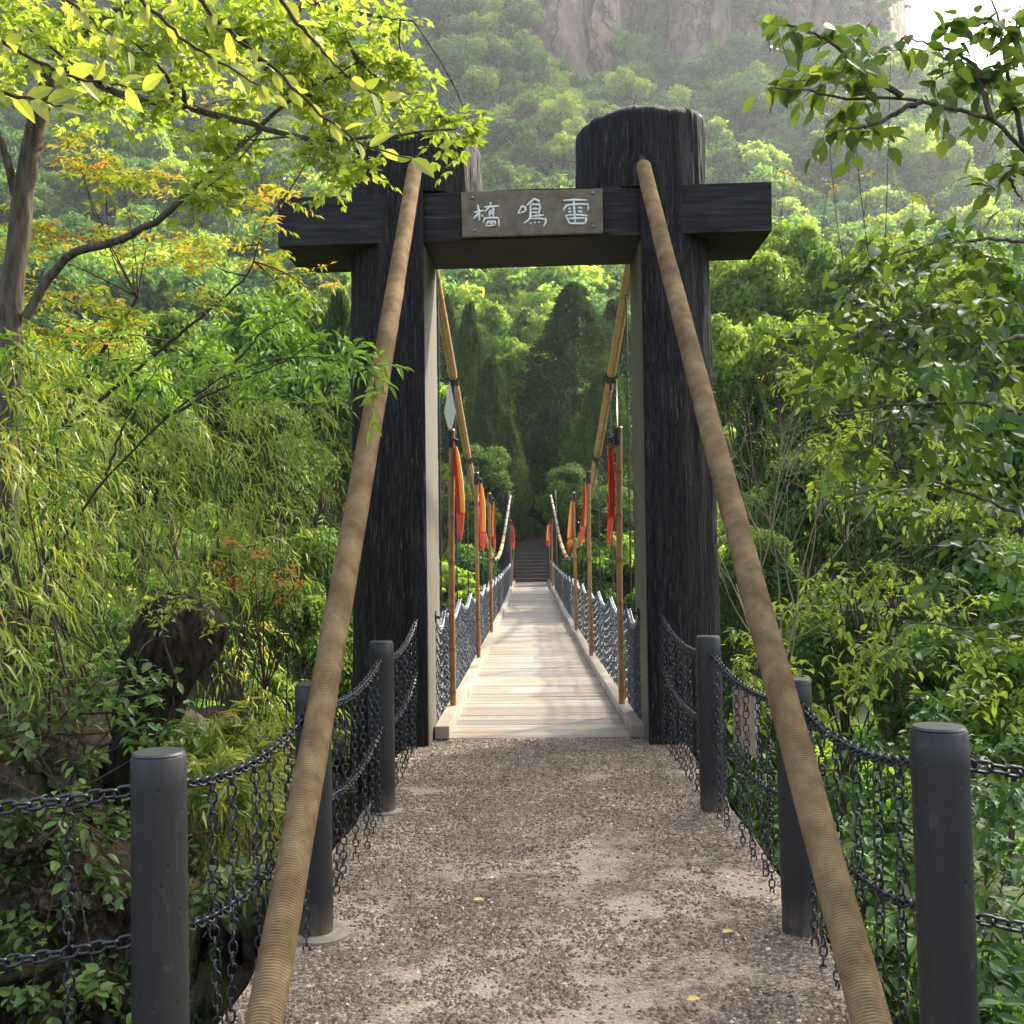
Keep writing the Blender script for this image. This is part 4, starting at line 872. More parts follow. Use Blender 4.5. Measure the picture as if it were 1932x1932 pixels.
g = np.random.default_rng(8); n = 9000; x = g.uniform(-75, 75, n); y = g.uniform(7, 132, n)
keep = (np.abs(x) < 14+y*.62) & ~((np.abs(x) < 2.6) & (y < 12)) & ~((np.abs(x+.45) < 2.2+.0*y) & (y > 40) & (y < 66)) & ~((x > -9) & (x < 0) & (y < 9.5))
x, y = x[keep], y[keep]; sc_ = g.uniform(.55, 1.35, len(x))*(.7+.010*y); scatter_wood('gully_scrub', x, y, H(x, y)-sc_*.55, sc_, g)

# ------------------------------------------------------------------ near left: bank, stump, trees
def S(px, d): return px*d/2084
xs = np.linspace(-7, -1.22, 260); prof = [(5.6, -3.4), (5.25, -1.6), (5.0, -.9), (4.8, -.35), (4.72, 0), (4.80, .4), (4.9, .72), (5.15, .93), (5.6, 1.0), (6.6, 1.05), (7.6, .95), (8.6, .3), (9.6, -2), (11, -5)]
T_ = np.linspace(0, len(prof)-1, 280); py_ = np.interp(T_, range(len(prof)), [q[0] for q in prof]); pz_ = np.interp(T_, range(len(prof)), [q[1] for q in prof])
top = np.interp(xs, [-7, -4, -2.75, -2.2, -1.8, -1.5, -1.22], [1.7, 1.15, .74, .42, -.35, -1.0, -1.5])
G = np.zeros((280, 260, 3)); G[..., 0] = xs[None]; G[..., 1] = py_[:, None]+np.interp(xs, [-7, -2, -1.2], [-.5, 0, .3])[None]; G[..., 2] = np.where(pz_[:, None] > 0, pz_[:, None]*top[None], pz_[:, None]+np.minimum(top[None], 0)*1)
f = fbm(G*1.6, 5, 6); f2 = np.abs(fbm(G*3.5, 5, 16))*1.8+.5*np.abs(fbm(G*11, 3, 17)); f = np.round(f*7+fbm(G*3, 2, 7))/7*.6+f*.4; G[..., 1] += f*.5-f2*.3+.15; G[..., 2] += f*.22*np.clip(pz_[:, None]+.5, 0, 1); G[..., 0] += fbm(G*2.2, 3, 26)*.15
mb = MB(); mb.grid(G); tag(mb.build('rocky_bank', M['rock'], smooth=True), kind='structure')
nn = 30000; gi_ = rng.integers(20, 200, nn); gj = rng.integers(30, 250, nn); P = G[gi_, gj]+rng.normal(0, .02, (nn, 3)); Nn = unit(np.cross(G[gi_, gj+1]-G[gi_, gj], G[gi_+1, gj]-G[gi_, gj]))*-1
Nn = np.where(Nn[:, 1:2] > 0, -Nn, Nn); q = vnoise(P*4, 3) > .38; P, Nn = P[q], Nn[q]; mb = MB(); tt = np.where(vnoise(P*2.2, 9) > .5, rng.uniform(.0, .45, len(P)), rng.uniform(.3, 1, len(P)))
leaves(mb, P+Nn*.015, unit(rng.normal(size=P.shape)+np.array([0, 0, -.3])), Nn+rng.normal(0, .55, P.shape), rng.uniform(.02, .055, len(P)), .5, 'rhomb', tt); tag(mb.build('ground_cover', M['litter']), kind='stuff')
mb = MB(); xr = np.linspace(1.3, 9, 70); yr = np.linspace(2.4, 14, 90); XX, YY = np.meshgrid(xr, yr)
ZZ = -.75-.35*(YY-3)*.35-.25*(XX-1.3)+fbm(np.stack([XX*.8, YY*.8, XX*0], -1), 4, 41)*.7+np.clip(XX-4.5, 0, 9)*.55-np.clip(1.55-XX, 0, 1)*1.5
mb.grid(np.stack([XX, YY, ZZ], -1)); tag(mb.build('slope_below_path', M['soil'], smooth=True), kind='structure')
def zr(x, y): return -.75-.35*(y-3)*.35-.25*(x-1.3)+max(x-4.5, 0)*.55

stp = thing('tree_stump', 'broken dark leaning tree stump on the rocky bank', 'stump', U(280, 1450, 5.7))
loc = U(280, 1450, 5.7); P = poly([U(*q, 5.7) for q in [(255, 1530), (262, 1430), (285, 1330), (318, 1250), (345, 1190), (350, 1150), (330, 1120)]], 40)
rad = np.interp(np.linspace(0, 1, 40), [0, .25, .5, .7, .85, .95, 1], [.22, .15, .155, .19, .21, .15, .04])
a = np.linspace(0, 2*np.pi, 40, endpoint=False); AA, SS = np.meshgrid(a, np.linspace(0, 1, 40)); nz = fbm(np.stack([np.cos(AA)*1.6, np.sin(AA)*1.6, SS*4], -1), 4, 51)*.6+np.abs(fbm(np.stack([np.cos(AA)*5, np.sin(AA)*5, SS*7], -1), 3, 52))*.3
V = P[:, None]+(rad[:, None]*(1+nz))[..., None]*(np.cos(AA)[..., None]*np.array([1, 0, 0])+np.sin(AA)[..., None]*np.array([0, .9, .3])); mb = MB(); mb.grid(V, True)
local(mb, loc).build('trunk', M['rotten'], stp, smooth=True)
mb = MB()
for _ in range(16):
    q = P[rng.integers(20, 38)]+rng.normal(0, .08, 3); mb.tube(curve(q, q+np.array([rng.normal(.05, .12), rng.normal(-.1, .1), rng.uniform(-.35, .1)]), .1), np.linspace(.008, .002, 8), 4, False)
local(mb, loc).build('root', M['twig'], stp)

# lime tree at upper left
base = U(20, 900, 6.2); lt = thing('lime_leaved_tree', 'grey-barked tree with bright lime leaves at upper left', 'tree', base); pl = Plant()
tr_ = poly([U(0, 1500, 6.6)]+[U(*q, 6.0) for q in [(5, 1000), (15, 760), (18, 620), (25, 520), (40, 400), (62, 260), (88, 170), (108, 100), (135, 0), (170, -120)]], 60, .004)
mbt = MB(); mbt.tube(tr_, np.linspace(.10, .038, 60)*(1+.08*rng.normal(size=60)*.3), 14, False); local(mbt, base).build('trunk', M['bark'], lt, smooth=True)
def branch(pl, q, r0, r1, n=30, k=7, jit=.004): P_ = poly([U(*p_) for p_ in q], n, jit); pl.twig(P_, r0, r1, k); return P_
b1 = branch(pl, [(105, 120, 6), (190, 160, 5.9), (250, 185, 5.8), (330, 195, 5.7), (400, 215, 5.6), (480, 235, 5.5), (560, 262, 5.4), (640, 262, 5.3), (740, 255, 5.2), (860, 240, 5.1)], .030, .004)
b2 = branch(pl, [(48, 600, 6), (100, 510, 6), (148, 468, 5.9), (230, 455, 5.9), (300, 415, 5.8), (370, 350, 5.8), (440, 290, 5.7), (500, 225, 5.6), (560, 180, 5.5), (680, 120, 5.4)], .028, .006)
b3 = branch(pl, [(108, 100, 6), (200, 30, 5.9), (330, -30, 5.8), (520, -20, 5.6), (640, 20, 5.5), (780, 40, 5.4)], .03, .006)
b4 = branch(pl, [(40, 420, 6), (15, 300, 5.9), (-20, 220, 5.8), (-60, 160, 5.8)], .03, .01)
BR = np.vstack([b1, b2[10:], b3])
for (px, py, rp, n) in [(430, 40, 90, 8), (540, 50, 90, 8), (650, 60, 80, 8), (740, 45, 50, 5), (690, 120, 65, 7), (765, 115, 30, 3), (560, 130, 70, 6), (610, 190, 60, 5), (700, 195, 50, 4), (640, 260, 55, 5), (775, 205, 40, 3), (835, 218, 30, 3), (885, 243, 18, 2), (690, 300, 30, 2), (650, 335, 25, 2), (600, 300, 30, 2), (470, 190, 45, 4), (420, 260, 35, 3), (420, 345, 40, 4), (375, 365, 35, 3), (480, 260, 25, 2), (340, 120, 80, 6), (240, 70, 90, 8), (130, 60, 80, 7), (40, 40, 80, 7), (300, 10, 90, 7), (180, 170, 60, 4), (300, 190, 40, 3), (20, 130, 50, 4)]:
    d = rng.uniform(5.1, 6.0); c = U(px, py, d); s_ = BR[np.argmin(np.linalg.norm(BR-c, axis=1))]; m_ = S(rp, d)
    pl.blob(c, (m_, m_*1.3, m_), int(n*2.9), .30, .055, .030, .55, s_, droop=.2, palm=3, tilt=.45)
pl.build(lt, 'lime', .55, 'rhomb', 'bark', base, tname='branches')

# the close branch with large leaves
base = U(330, -60, 2.2); cb = thing('overhanging_branch', 'close overhanging branch with large yellow-green leaves along the top left', 'branch', base); pl = Plant()
for q, n in (([(330, -60, 2.2), (430, 60, 2.2), (520, 130, 2.15), (600, 210, 2.1), (680, 275, 2.1), (780, 300, 2.1)], 22), ([(-60, 40, 2.3), (60, 110, 2.3), (150, 150, 2.3), (270, 170, 2.3)], 14), ([(480, -60, 2.4), (560, 40, 2.4), (640, 130, 2.35), (720, 190, 2.3)], 14),
             ([(-60, 150, 2.1), (20, 180, 2.1), (120, 200, 2.1)], 8), ([(200, -60, 2.3), (330, 60, 2.3), (400, 110, 2.3), (520, 180, 2.3)], 14), ([(60, -50, 2.5), (180, 40, 2.5), (260, 110, 2.5)], 10)):
    P_ = branch(pl, q, .006, .0015, 24, 5, .002)
    for i in range(int(n*1.15)):
        k_ = int((i+.5)/(n*1.15)*24); tg = unit(P_[min(k_+1, 23)]-P_[max(k_-1, 0)]); sd = 1 if i % 2 else -1
        A = tg*.7+np.array([.0, rng.normal(0, .4), sd*.55])+rng.normal(0, .3, 3); pl.put(P_[k_][None], A[None], (np.array([0, -.75, .5])+rng.normal(0, .45, 3))[None], rng.uniform(.036, .070), .5+rng.normal(0, .22))
pl.build(cb, 'biglime', .50, 'oval', 'twig', base)

# bronze leaved tree
base = U(60, 1100, 6.8); rt = thing('bronze_leaved_tree', 'slender tree with orange-tipped young leaves left of the gate', 'tree', base); pl = Plant()
tk = poly([U(40, 1500, 7.2), U(60, 1100, 6.9), U(110, 820, 6.8), U(170, 700, 6.8), U(260, 560, 6.8)], 40, .004); pl.twig(tk, .03, .010, 7)
tk2 = poly([U(110, 820, 6.8), U(330, 640, 6.7), U(470, 520, 6.6), U(500, 420, 6.6)], 40, .004); pl.twig(tk2, .016, .004, 5); TK = np.vstack([tk[12:], tk2[4:]])
for (px, py, rx, rz) in [(235, 340, 60, 40), (165, 330, 40, 35), (300, 350, 30, 25), (95, 455, 45, 40), (30, 470, 35, 35), (250, 470, 45, 30), (345, 490, 45, 35), (400, 468, 30, 22), (480, 400, 32, 40), (525, 365, 32, 26), (455, 460, 26, 26), (530, 515, 42, 24), (595, 530, 32, 16), (170, 570, 50, 35), (240, 600, 40, 30), (375, 570, 22, 30), (100, 640, 50, 35), (205, 655, 50, 30), (60, 560, 40, 30), (150, 280, 30, 22), (410, 205, 16, 14), (640, 120, 14, 14), (200, 210, 14, 14), (70, 720, 50, 30)]:
    c = U(px, py, rng.uniform(6.3, 6.9)); s_ = TK[np.argmin(np.linalg.norm(TK-c, axis=1))]; pl.twig(curve(s_, c-np.array([0, 0, .1]), .08, 10), .006, .0025, 4)
    for _ in range(max(4, int(rx*rz/85))):
        a = rng.uniform(0, 6.28); o = np.array([math.cos(a), math.sin(a)*.8, .55+rng.normal(0, .3)]); p0 = c+np.array([rng.normal(0, S(rx, 6.6)*.45), rng.normal(0, .15), rng.normal(0, S(rz, 6.6)*.4)])
        pl.spray(p0, o, rng.uniform(.16, .26), .058, .015, t=.40+rng.normal(0, .13)+.45*max(o[2]-.45, 0), droop=.45, ang=68, twig=.0015, tilt=.2, tj=.12)
pl.build(rt, 'redleaf', .30, 'rhomb', 'twig', base)

# green willow-like spray reaching the left log
base = U(100, 1000, 5.6); gt = thing('green_leaved_sapling', 'sapling with fresh green pointed leaves reaching toward the left gate log', 'sapling', base); pl = Plant()
for q in ([(60, 1100, 5.6), (200, 900, 5.5), (310, 790, 5.4), (430, 700, 5.3), (560, 665, 5.2), (690, 690, 5.1)], [(310, 790, 5.4), (400, 740, 5.3), (520, 690, 5.2), (600, 640, 5.2)], [(200, 900, 5.5), (240, 780, 5.5), (300, 690, 5.4)], [(430, 700, 5.3), (500, 620, 5.3), (560, 600, 5.3)]): branch(pl, q, .009, .002, 24, 5)
for (px, py, r_, n) in [(700, 700, 28, 5), (650, 665, 40, 8), (580, 650, 50, 9), (510, 640, 55, 9), (440, 660, 60, 9), (360, 690, 60, 8), (280, 700, 60, 7), (540, 590, 40, 4), (470, 720, 50, 5), (200, 680, 60, 6), (100, 690, 60, 6), (30, 650, 50, 6), (710, 745, 12, 2), (120, 900, 70, 6), (40, 800, 60, 5), (40, 1000, 60, 6)]:
    m_ = S(r_, 5.3); pl.blob(U(px, py, rng.uniform(5.1, 5.8)), (m_, m_*1.6, m_), int(n*1.3), .2, .085, .028, .62, None, up=-.05, ang=42, tilt=.5)
pl.build(gt, 'fresh', .27, 'leaf', 'twig', base)

# bamboo clumps
def bamboo(base_px, label, regions, dens, tshift=0., mat='bamboo', ll=.11):
    base = U(*base_px); bt = thing('bamboo_clump', label, 'bamboo', base, 'bamboo clumps on the left bank'); pl = Plant()
    for (px, py, rx, rz, d) in regions:
        c = U(px, py, d); mx, mz = S(rx, d), S(rz, d); n = int(dens*mx*mz*620)
        for _ in range(max(3, n//50)):
            a0 = base+np.array([rng.normal(0, .5), rng.normal(0, .5), 0]); e = c+np.array([rng.normal(0, mx*.6), rng.normal(0, .4), rng.normal(0, mz*.6)]); m0 = (a0+e)/2+np.array([-.15, 0, .35])
            t = np.linspace(0, 1, 14)[:, None]; pl.twig((1-t)**2*a0+2*t*(1-t)*m0+t**2*e, .0065, .0015, 4)
        for _ in range(n):
            o = np.array([rng.normal(0, mx*.55), rng.normal(0, .5), rng.normal(0, mz*.55)]); dr = unit(np.array([.55+rng.normal(0, .6), rng.normal(0, .5), -.15+rng.normal(0, .35)]))
            pl.spray(c+o, dr, rng.uniform(.12, .3), ll, .030, t=.42+tshift+.12*o[2]/mz+rng.normal(0, .1), droop=.5, ang=32, twig=.0012, tilt=.7, tj=.15)
    pl.build(bt, mat, .115, 'blade', 'twig', base, tname='culms')
bamboo((60, 1400, 7.5), 'large olive bamboo clump filling the left edge at mid height', [(40, 760, 90, 90, 6.8), (60, 900, 100, 100, 7), (50, 1050, 90, 90, 6.8), (170, 820, 100, 100, 7.2), (170, 960, 100, 100, 7.2), (160, 1100, 90, 80, 7), (40, 1200, 80, 80, 6.6), (150, 1220, 70, 60, 6.8), (100, 1320, 60, 40, 6.3), (25, 640, 60, 50, 5.5), (20, 720, 60, 60, 5.4), (15, 820, 60, 70, 5.4), (20, 900, 60, 70, 5.4), (20, 980, 60, 80, 5.4), (20, 1090, 60, 80, 5.4), (30, 1220, 60, 70, 5.3), (110, 1000, 70, 80, 5.8), (120, 860, 70, 80, 5.8), (20, 1150, 60, 60, 5.2)], .85, .12)
bamboo((10, 1300, 5.6), 'near bamboo clump hiding the lower trunk at the left edge', [(15, 660, 45, 45, 5.25), (10, 760, 50, 60, 5.2), (15, 870, 50, 60, 5.2), (10, 980, 50, 60, 5.2), (15, 1090, 50, 60, 5.2), (15, 1190, 50, 50, 5.2)], 2.0, .15)
bamboo((330, 1450, 8.5), 'feathery bamboo clump above the broken stump', [(290, 800, 100, 90, 7.8), (300, 930, 100, 100, 8), (290, 1060, 90, 80, 7.6), (410, 830, 90, 90, 8), (420, 960, 100, 90, 8.2), (400, 1080, 90, 70, 7.8), (270, 700, 80, 60, 7.8)], .85, .12)
bamboo((480, 1500, 9.0), 'bamboo clump drooping beside the left gate log', [(520, 780, 80, 70, 8.4), (580, 850, 55, 60, 8.5), (530, 910, 80, 80, 8.6), (560, 1010, 50, 50, 8.4), (500, 1060, 60, 60, 8.4), (600, 780, 40, 40, 8.3), (430, 720, 70, 40, 8.2)], .7, .16)
bamboo((480, 1850, 8.6), 'sunlit yellow-green bamboo clump behind the second left post', [(440, 1230, 60, 60, 9), (500, 1320, 70, 60, 9), (440, 1400, 80, 60, 8.8), (540, 1440, 60, 70, 8.8), (400, 1500, 70, 60, 8.5), (480, 1560, 80, 70, 8.5), (560, 1600, 50, 80, 8.6), (440, 1680, 70, 70, 8), (520, 1760, 70, 70, 8), (620, 1380, 30, 80, 9.6), (640, 1550, 30, 80, 9.6)], .75, .28)

# reddish-leaved plant and creepers on the bank
base = U(500, 1300, 6.6); rp = thing('red_leaved_shrub', 'small shrub with red young leaves right of the stump', 'shrub', base); pl = Plant()
for (px, py) in [(480, 1030), (430, 1015), (520, 1085), (545, 1080), (555, 1105), (470, 1085), (500, 1050), (420, 1060), (440, 1090), (530, 1130)]:
    c = U(px, py, 6.5); pl.twig(curve(base, c, .05, 8), .006, .002, 4); pl.blob(c, .05, 4, .08, .035, .016, .9, palm=3)
    pl.blob(c-np.array([0, 0, .08]), .12, 5, .12, .04, .02, .3)
pl.build(rp, 'redleaf', .4, 'rhomb', 'twig', base)
def scatter_shrub(name, label, cat, base_px, spots, mat, ll, ratio, tpl, grp=None, L=.22, gap=.035, t=.5, palm=0, up=.4, dj=.3, stem=True, tw=.002, tilt=.35, droop=.3, mult=1.0, ang=55):
    base = U(*base_px); th_ = thing(name, label, cat, base, grp); pl = Plant()
    for q in spots:
        px, py, rp, n, d = q; c = U(px, py, d+rng.uniform(-dj, dj)); m_ = S(rp, d)
        if stem: pl.twig(curve(base+rng.normal(0, .1, 3), c, .06, 8), .007, .002, 4)
        pl.blob(c, (m_, m_*1.4, m_*.8), max(1, int(n*mult)), L, ll, gap, t, None, up=up, palm=palm, tilt=tilt, droop=droop, twig=tw, ang=ang)
    pl.build(th_, mat, ratio, tpl, 'twig', base)
scatter_shrub('creeper', 'leafy creeper hanging over the rocky bank behind the leftmost chain', 'creeper', (120, 1500, 5.0),
    [(90, 1330, 60, 5, 5.2), (190, 1300, 50, 5, 5.3), (60, 1420, 40, 4, 5.1), (20, 1550, 45, 7, 4.9), (40, 1640, 45, 7, 4.85), (200, 1660, 50, 7, 4.85), (220, 1540, 35, 5, 4.9), (50, 1740, 60, 6, 4.8), (190, 1730, 50, 6, 4.85), (160, 1440, 40, 3, 5.0), (290, 1290, 50, 3, 5.3), (180, 1850, 45, 6, 4.6), (60, 1870, 40, 4, 4.6), (380, 1700, 45, 6, 4.9), (440, 1640, 30, 3, 5), (370, 1500, 25, 2, 5), (300, 1400, 30, 3, 5.2), (120, 1600, 60, 4, 4.85), (130, 1520, 60, 4, 4.9), (20, 1360, 50, 4, 5.1)], 'ivy', .058, .6, 'oval', L=.16, gap=.032, t=.6, mult=3.4, ang=60)
scatter_shrub('bank_shrub', 'bright green broad-leaved shrub left of the broken stump', 'shrub', (150, 1380, 5.6),
    [(180, 1180, 60, 9, 5.7), (100, 1230, 60, 8, 5.6), (220, 1250, 50, 7, 5.7), (140, 1290, 60, 8, 5.5), (50, 1290, 50, 6, 5.4), (250, 1180, 40, 5, 5.8), (40, 1130, 50, 5, 5.7), (290, 1300, 35, 5, 5.3), (320, 1360, 40, 6, 5.2), (260, 1370, 40, 5, 5.1), (370, 1370, 30, 4, 5.3), (240, 1330, 40, 5, 5.2)], 'under', .06, .5, 'leaf', L=.2, gap=.035, t=.65, mult=1.3)
# vine leaves over the stump top
scatter_shrub('stump_vine', 'small leafy vine over the top of the broken stump', 'vine', (340, 1180, 5.5),
    [(320, 1120, 50, 8, 5.45), (380, 1130, 40, 6, 5.5), (300, 1160, 35, 4, 5.4), (400, 1180, 25, 4, 5.5), (270, 1130, 40, 6, 5.5), (360, 1090, 50, 7, 5.6)], 'bamboo', .045, .4, 'rhomb', L=.14, gap=.02, t=.5, mult=1.4)

# ------------------------------------------------------------------ near right
# glossy tree
base = np.array([4.2, 6.2, -1.4]); gl = thing('glossy_leaved_tree', 'large tree with dark glossy leaves filling the right side', 'tree', base); pl = Plant()
tk = poly([base, base+(.1, 0, 1.5), base+(-.1, -.2, 3), base+(.1, -.3, 4.6), base+(.2, 0, 6)], 40); mbt = MB(); mbt.tube(tk, np.linspace(.14, .05, 40), 12, False); local(mbt, base).build('trunk', M['bark'], gl, smooth=True)
for q in ([(1990, 560, 5.2), (1850, 560, 5.0), (1700, 600, 4.8), (1560, 650, 4.6)], [(2000, 800, 5.2), (1850, 760, 5), (1700, 760, 4.8), (1540, 790, 4.6)], [(2000, 1000, 5), (1880, 950, 4.9), (1740, 900, 4.7), (1600, 880, 4.6)], [(2000, 460, 5.4), (1880, 450, 5.2), (1760, 460, 5), (1640, 500, 4.9)], [(2000, 1150, 5), (1850, 1190, 4.8), (1700, 1170, 4.6)], [(2000, 620, 4.4), (1900, 640, 4.2), (1800, 700, 4.0)]):
    P_ = branch(pl, q, .012, .003, 24, 5); pl.twig(curve(tk[25], P_[0], .03), .03, .012, 6)
for (px, py, rp, n) in [(1650, 500, 60, 6), (1750, 470, 70, 8), (1850, 460, 70, 8), (1915, 540, 60, 7), (1620, 580, 60, 6), (1720, 570, 70, 8), (1830, 590, 70, 8), (1545, 640, 50, 5), (1640, 660, 65, 8), (1740, 680, 70, 8), (1850, 700, 70, 8), (1560, 720, 45, 4), (1660, 760, 60, 7), (1760, 790, 70, 8), (1890, 810, 60, 7), (1620, 850, 50, 5), (1700, 870, 60, 6), (1800, 900, 65, 7), (1900, 930, 60, 7), (1620, 930, 40, 4), (1730, 970, 55, 5), (1850, 1010, 60, 6), (1790, 1070, 45, 4), (1910, 1090, 50, 5), (1690, 1180, 40, 3), (1790, 1200, 40, 3), (1900, 1220, 50, 4), (1760, 1300, 40, 2)]:
    d = rng.uniform(4.1, 5.4); m_ = S(rp, d); pl.blob(U(px, py, d), (m_, m_*1.5, m_), int(n*1.15), .26, .074, .036, .52, None, up=-.05, tilt=.5, ang=50, tj=.2)
pl.build(gl, 'glossy', .54, 'oval', 'bark', base, tname='branches')

base = np.array([3.4, 3.6, 1.0]); ub = thing('leafy_branch', 'dark branch with large hanging leaves against the haze at upper right', 'branch', base); pl = Plant()
BQ = []
for q in ([(2050, 420, 3.4), (1930, 280, 3.3), (1870, 220, 3.2), (1790, 205, 3.2), (1700, 180, 3.1), (1600, 190, 3.1), (1520, 165, 3.0), (1460, 165, 3.0)], [(1700, 180, 3.1), (1620, 130, 3.1), (1560, 70, 3.05), (1480, 45, 3.0)], [(1870, 220, 3.2), (1840, 120, 3.2), (1780, 90, 3.2), (1700, 70, 3.2)], [(1740, 190, 3.1), (1650, 235, 3.1), (1570, 250, 3.05)], [(1930, 280, 3.3), (1900, 130, 3.3), (1880, 20, 3.3), (1850, -60, 3.3)], [(1900, 130, 3.3), (1950, 60, 3.3), (2000, 0, 3.3)], [(1960, 320, 3.3), (1900, 330, 3.3), (1930, 380, 3.3)]):
    BQ.append(branch(pl, q, .009, .002, 26, 6, .002))
for (px, py, rp, n) in [(1465, 60, 20, 1), (1510, 55, 25, 1.5), (1560, 75, 30, 2), (1480, 160, 25, 2), (1530, 165, 35, 3), (1590, 120, 40, 3), (1620, 70, 30, 2), (1640, 160, 40, 3), (1580, 230, 40, 3), (1640, 240, 40, 3), (1700, 80, 30, 2), (1780, 120, 40, 3), (1830, 150, 45, 4), (1880, 110, 45, 4), (1910, 200, 40, 4), (1870, 40, 50, 4), (1920, 40, 40, 3), (1760, 210, 30, 1.5), (1860, 330, 30, 1), (1925, 330, 30, 3), (1810, 60, 30, 2)]:
    d = rng.uniform(3.0, 3.3); m_ = S(rp, d); pl.blob(U(px, py, d), (m_, m_*1.3, m_), max(1, int(round(n*1.5))), .16, .064, .029, .5, None, up=-.1, tilt=.5, ang=48, tj=.18)
pl.build(ub, 'branchleaf', .58, 'oval', 'bark', base, tname='branches')

scatter_shrub('lime_leaved_sapling', 'sapling with layered lime-green leaves beside the right rope stay', 'sapling', (1640, 1560, 8.4),
    [(1480, 1145, 45, 5, 8), (1540, 1110, 50, 6, 8), (1600, 1085, 45, 6, 8), (1660, 1080, 40, 6, 8), (1720, 1125, 50, 6, 8), (1780, 1140, 40, 4, 8), (1590, 1180, 45, 5, 7.8), (1640, 1215, 50, 7, 7.8), (1600, 1260, 45, 6, 7.8), (1690, 1240, 45, 5, 7.8), (1800, 1240, 50, 5, 7.5), (1860, 1300, 50, 5, 7.5), (1640, 1290, 35, 3, 7.5), (1900, 1370, 40, 3, 7), (1840, 1120, 30, 3, 8)],
    'lime', .085, .46, 'leaf', L=.3, gap=.045, t=.42, palm=0, up=.05, tilt=.25, droop=.4, mult=1.9)
scatter_shrub('lime_leaved_bush', 'low lime-green bush behind the info panel', 'shrub', (1420, 1500, 8.6),
    [(1405, 1200, 40, 6, 8.6), (1450, 1220, 45, 6, 8.6), (1390, 1250, 35, 5, 8.5), (1440, 1280, 40, 6, 8.4), (1500, 1260, 30, 4, 8.4), (1480, 1320, 35, 4, 8.2), (1420, 1350, 40, 4, 8), (1550, 1330, 40, 4, 8)], 'lime', .085, .46, 'leaf', L=.28, gap=.045, t=.35, up=.1, tilt=.3, droop=.4, mult=1.7)
scatter_shrub('yellow_leaved_sapling', 'thin sapling with sunlit yellow-green leaves behind the glossy tree', 'sapling', (1640, 1300, 8.6),
    [(1500, 690, 40, 5, 8.6), (1560, 700, 45, 5, 8.5), (1540, 760, 35, 3, 8.5), (1620, 800, 40, 4, 8.4), (1570, 840, 35, 5, 8.4), (1560, 900, 35, 5, 8.4), (1650, 870, 40, 5, 8.3), (1690, 930, 45, 5, 8.2), (1620, 930, 40, 4, 8.2), (1590, 820, 30, 3, 8.4), (1470, 650, 25, 2, 8.6), (1740, 820, 50, 4, 8), (1830, 850, 40, 3, 8), (1700, 700, 60, 5, 8.4), (1860, 620, 60, 5, 8.4), (1780, 540, 60, 5, 8.4), (1650, 560, 50, 4, 8.6), (1550, 600, 50, 5, 8.6), (1700, 470, 60, 5, 8.6), (1850, 500, 60, 5, 8.6), (1900, 760, 50, 5, 8.2), (1780, 960, 50, 5, 8.2)],
    'lime', .07, .46, 'leaf', L=.26, gap=.036, t=.5, up=0, tilt=.4, mult=2.4)
scatter_shrub('yellow_tipped_tree', 'thin tree with sparse golden young leaves above the right shrubs', 'tree', (1700, 900, 10),
    [(1480, 330, 30, 3, 12), (1560, 350, 40, 4, 12), (1640, 330, 30, 2, 12), (1600, 150, 35, 4, 9), (1560, 200, 25, 2, 9), (1680, 110, 20, 2, 9), (1590, 450, 30, 2, 10), (1660, 420, 30, 3, 10), (1640, 520, 25, 3, 10), (1440, 700, 20, 1, 10), (1900, 400, 40, 4, 10), (1860, 560, 30, 2, 10), (1720, 360, 40, 3, 11)], 'redleaf', .06, .4, 'leaf', L=.25, gap=.04, t=.55, mult=1.2, tw=.003, up=.1)

# undergrowth on the right
UG = [('undergrowth_shrub', 'broad-leaved undergrowth directly behind the nearest right railing', (1700, 2000, 5.2), [(1600, 1560, 60, 8, 6), (1700, 1600, 70, 9, 5.8), (1640, 1680, 70, 9, 5.6), (1700, 1760, 80, 9, 5.3), (1660, 1850, 70, 8, 5.0), (1740, 1880, 80, 8, 4.9), (1600, 1780, 40, 5, 5.4)], .62),
      ('undergrowth_shrub', 'broad-leaved undergrowth right of the nearest right post', (1880, 1980, 5.0), [(1880, 1500, 70, 7, 5.8), (1900, 1620, 70, 7, 5.4), (1880, 1720, 70, 7, 5.2), (1900, 1820, 70, 6, 4.8), (1860, 1900, 60, 6, 4.6)], .40),
      ('undergrowth_shrub', 'broad-leaved undergrowth between the middle right posts', (1450, 1800, 7), [(1420, 1420, 50, 6, 8), (1480, 1480, 60, 8, 7.5), (1440, 1560, 50, 7, 7), (1500, 1620, 50, 8, 6.5), (1400, 1500, 40, 5, 7.6), (1560, 1480, 60, 8, 7.2), (1540, 1700, 40, 5, 6)], .62),
      ('undergrowth_shrub', 'shaded undergrowth bush behind the top of the nearest right post', (1780, 1700, 7.5), [(1640, 1400, 70, 7, 7.8), (1740, 1420, 80, 8, 7.6), (1850, 1430, 80, 8, 7.4), (1680, 1490, 70, 8, 7.0), (1800, 1520, 80, 8, 6.8), (1780, 1330, 60, 5, 8)], .45)]
for nm, lb, bp_, sp, t_ in UG:
    scatter_shrub(nm, lb, 'shrub', bp_, sp, 'under', .09, .5, 'leaf', 'undergrowth beside the path', L=.28, gap=.042, t=t_, up=.25, tilt=.3, droop=.35, mult=2.8)
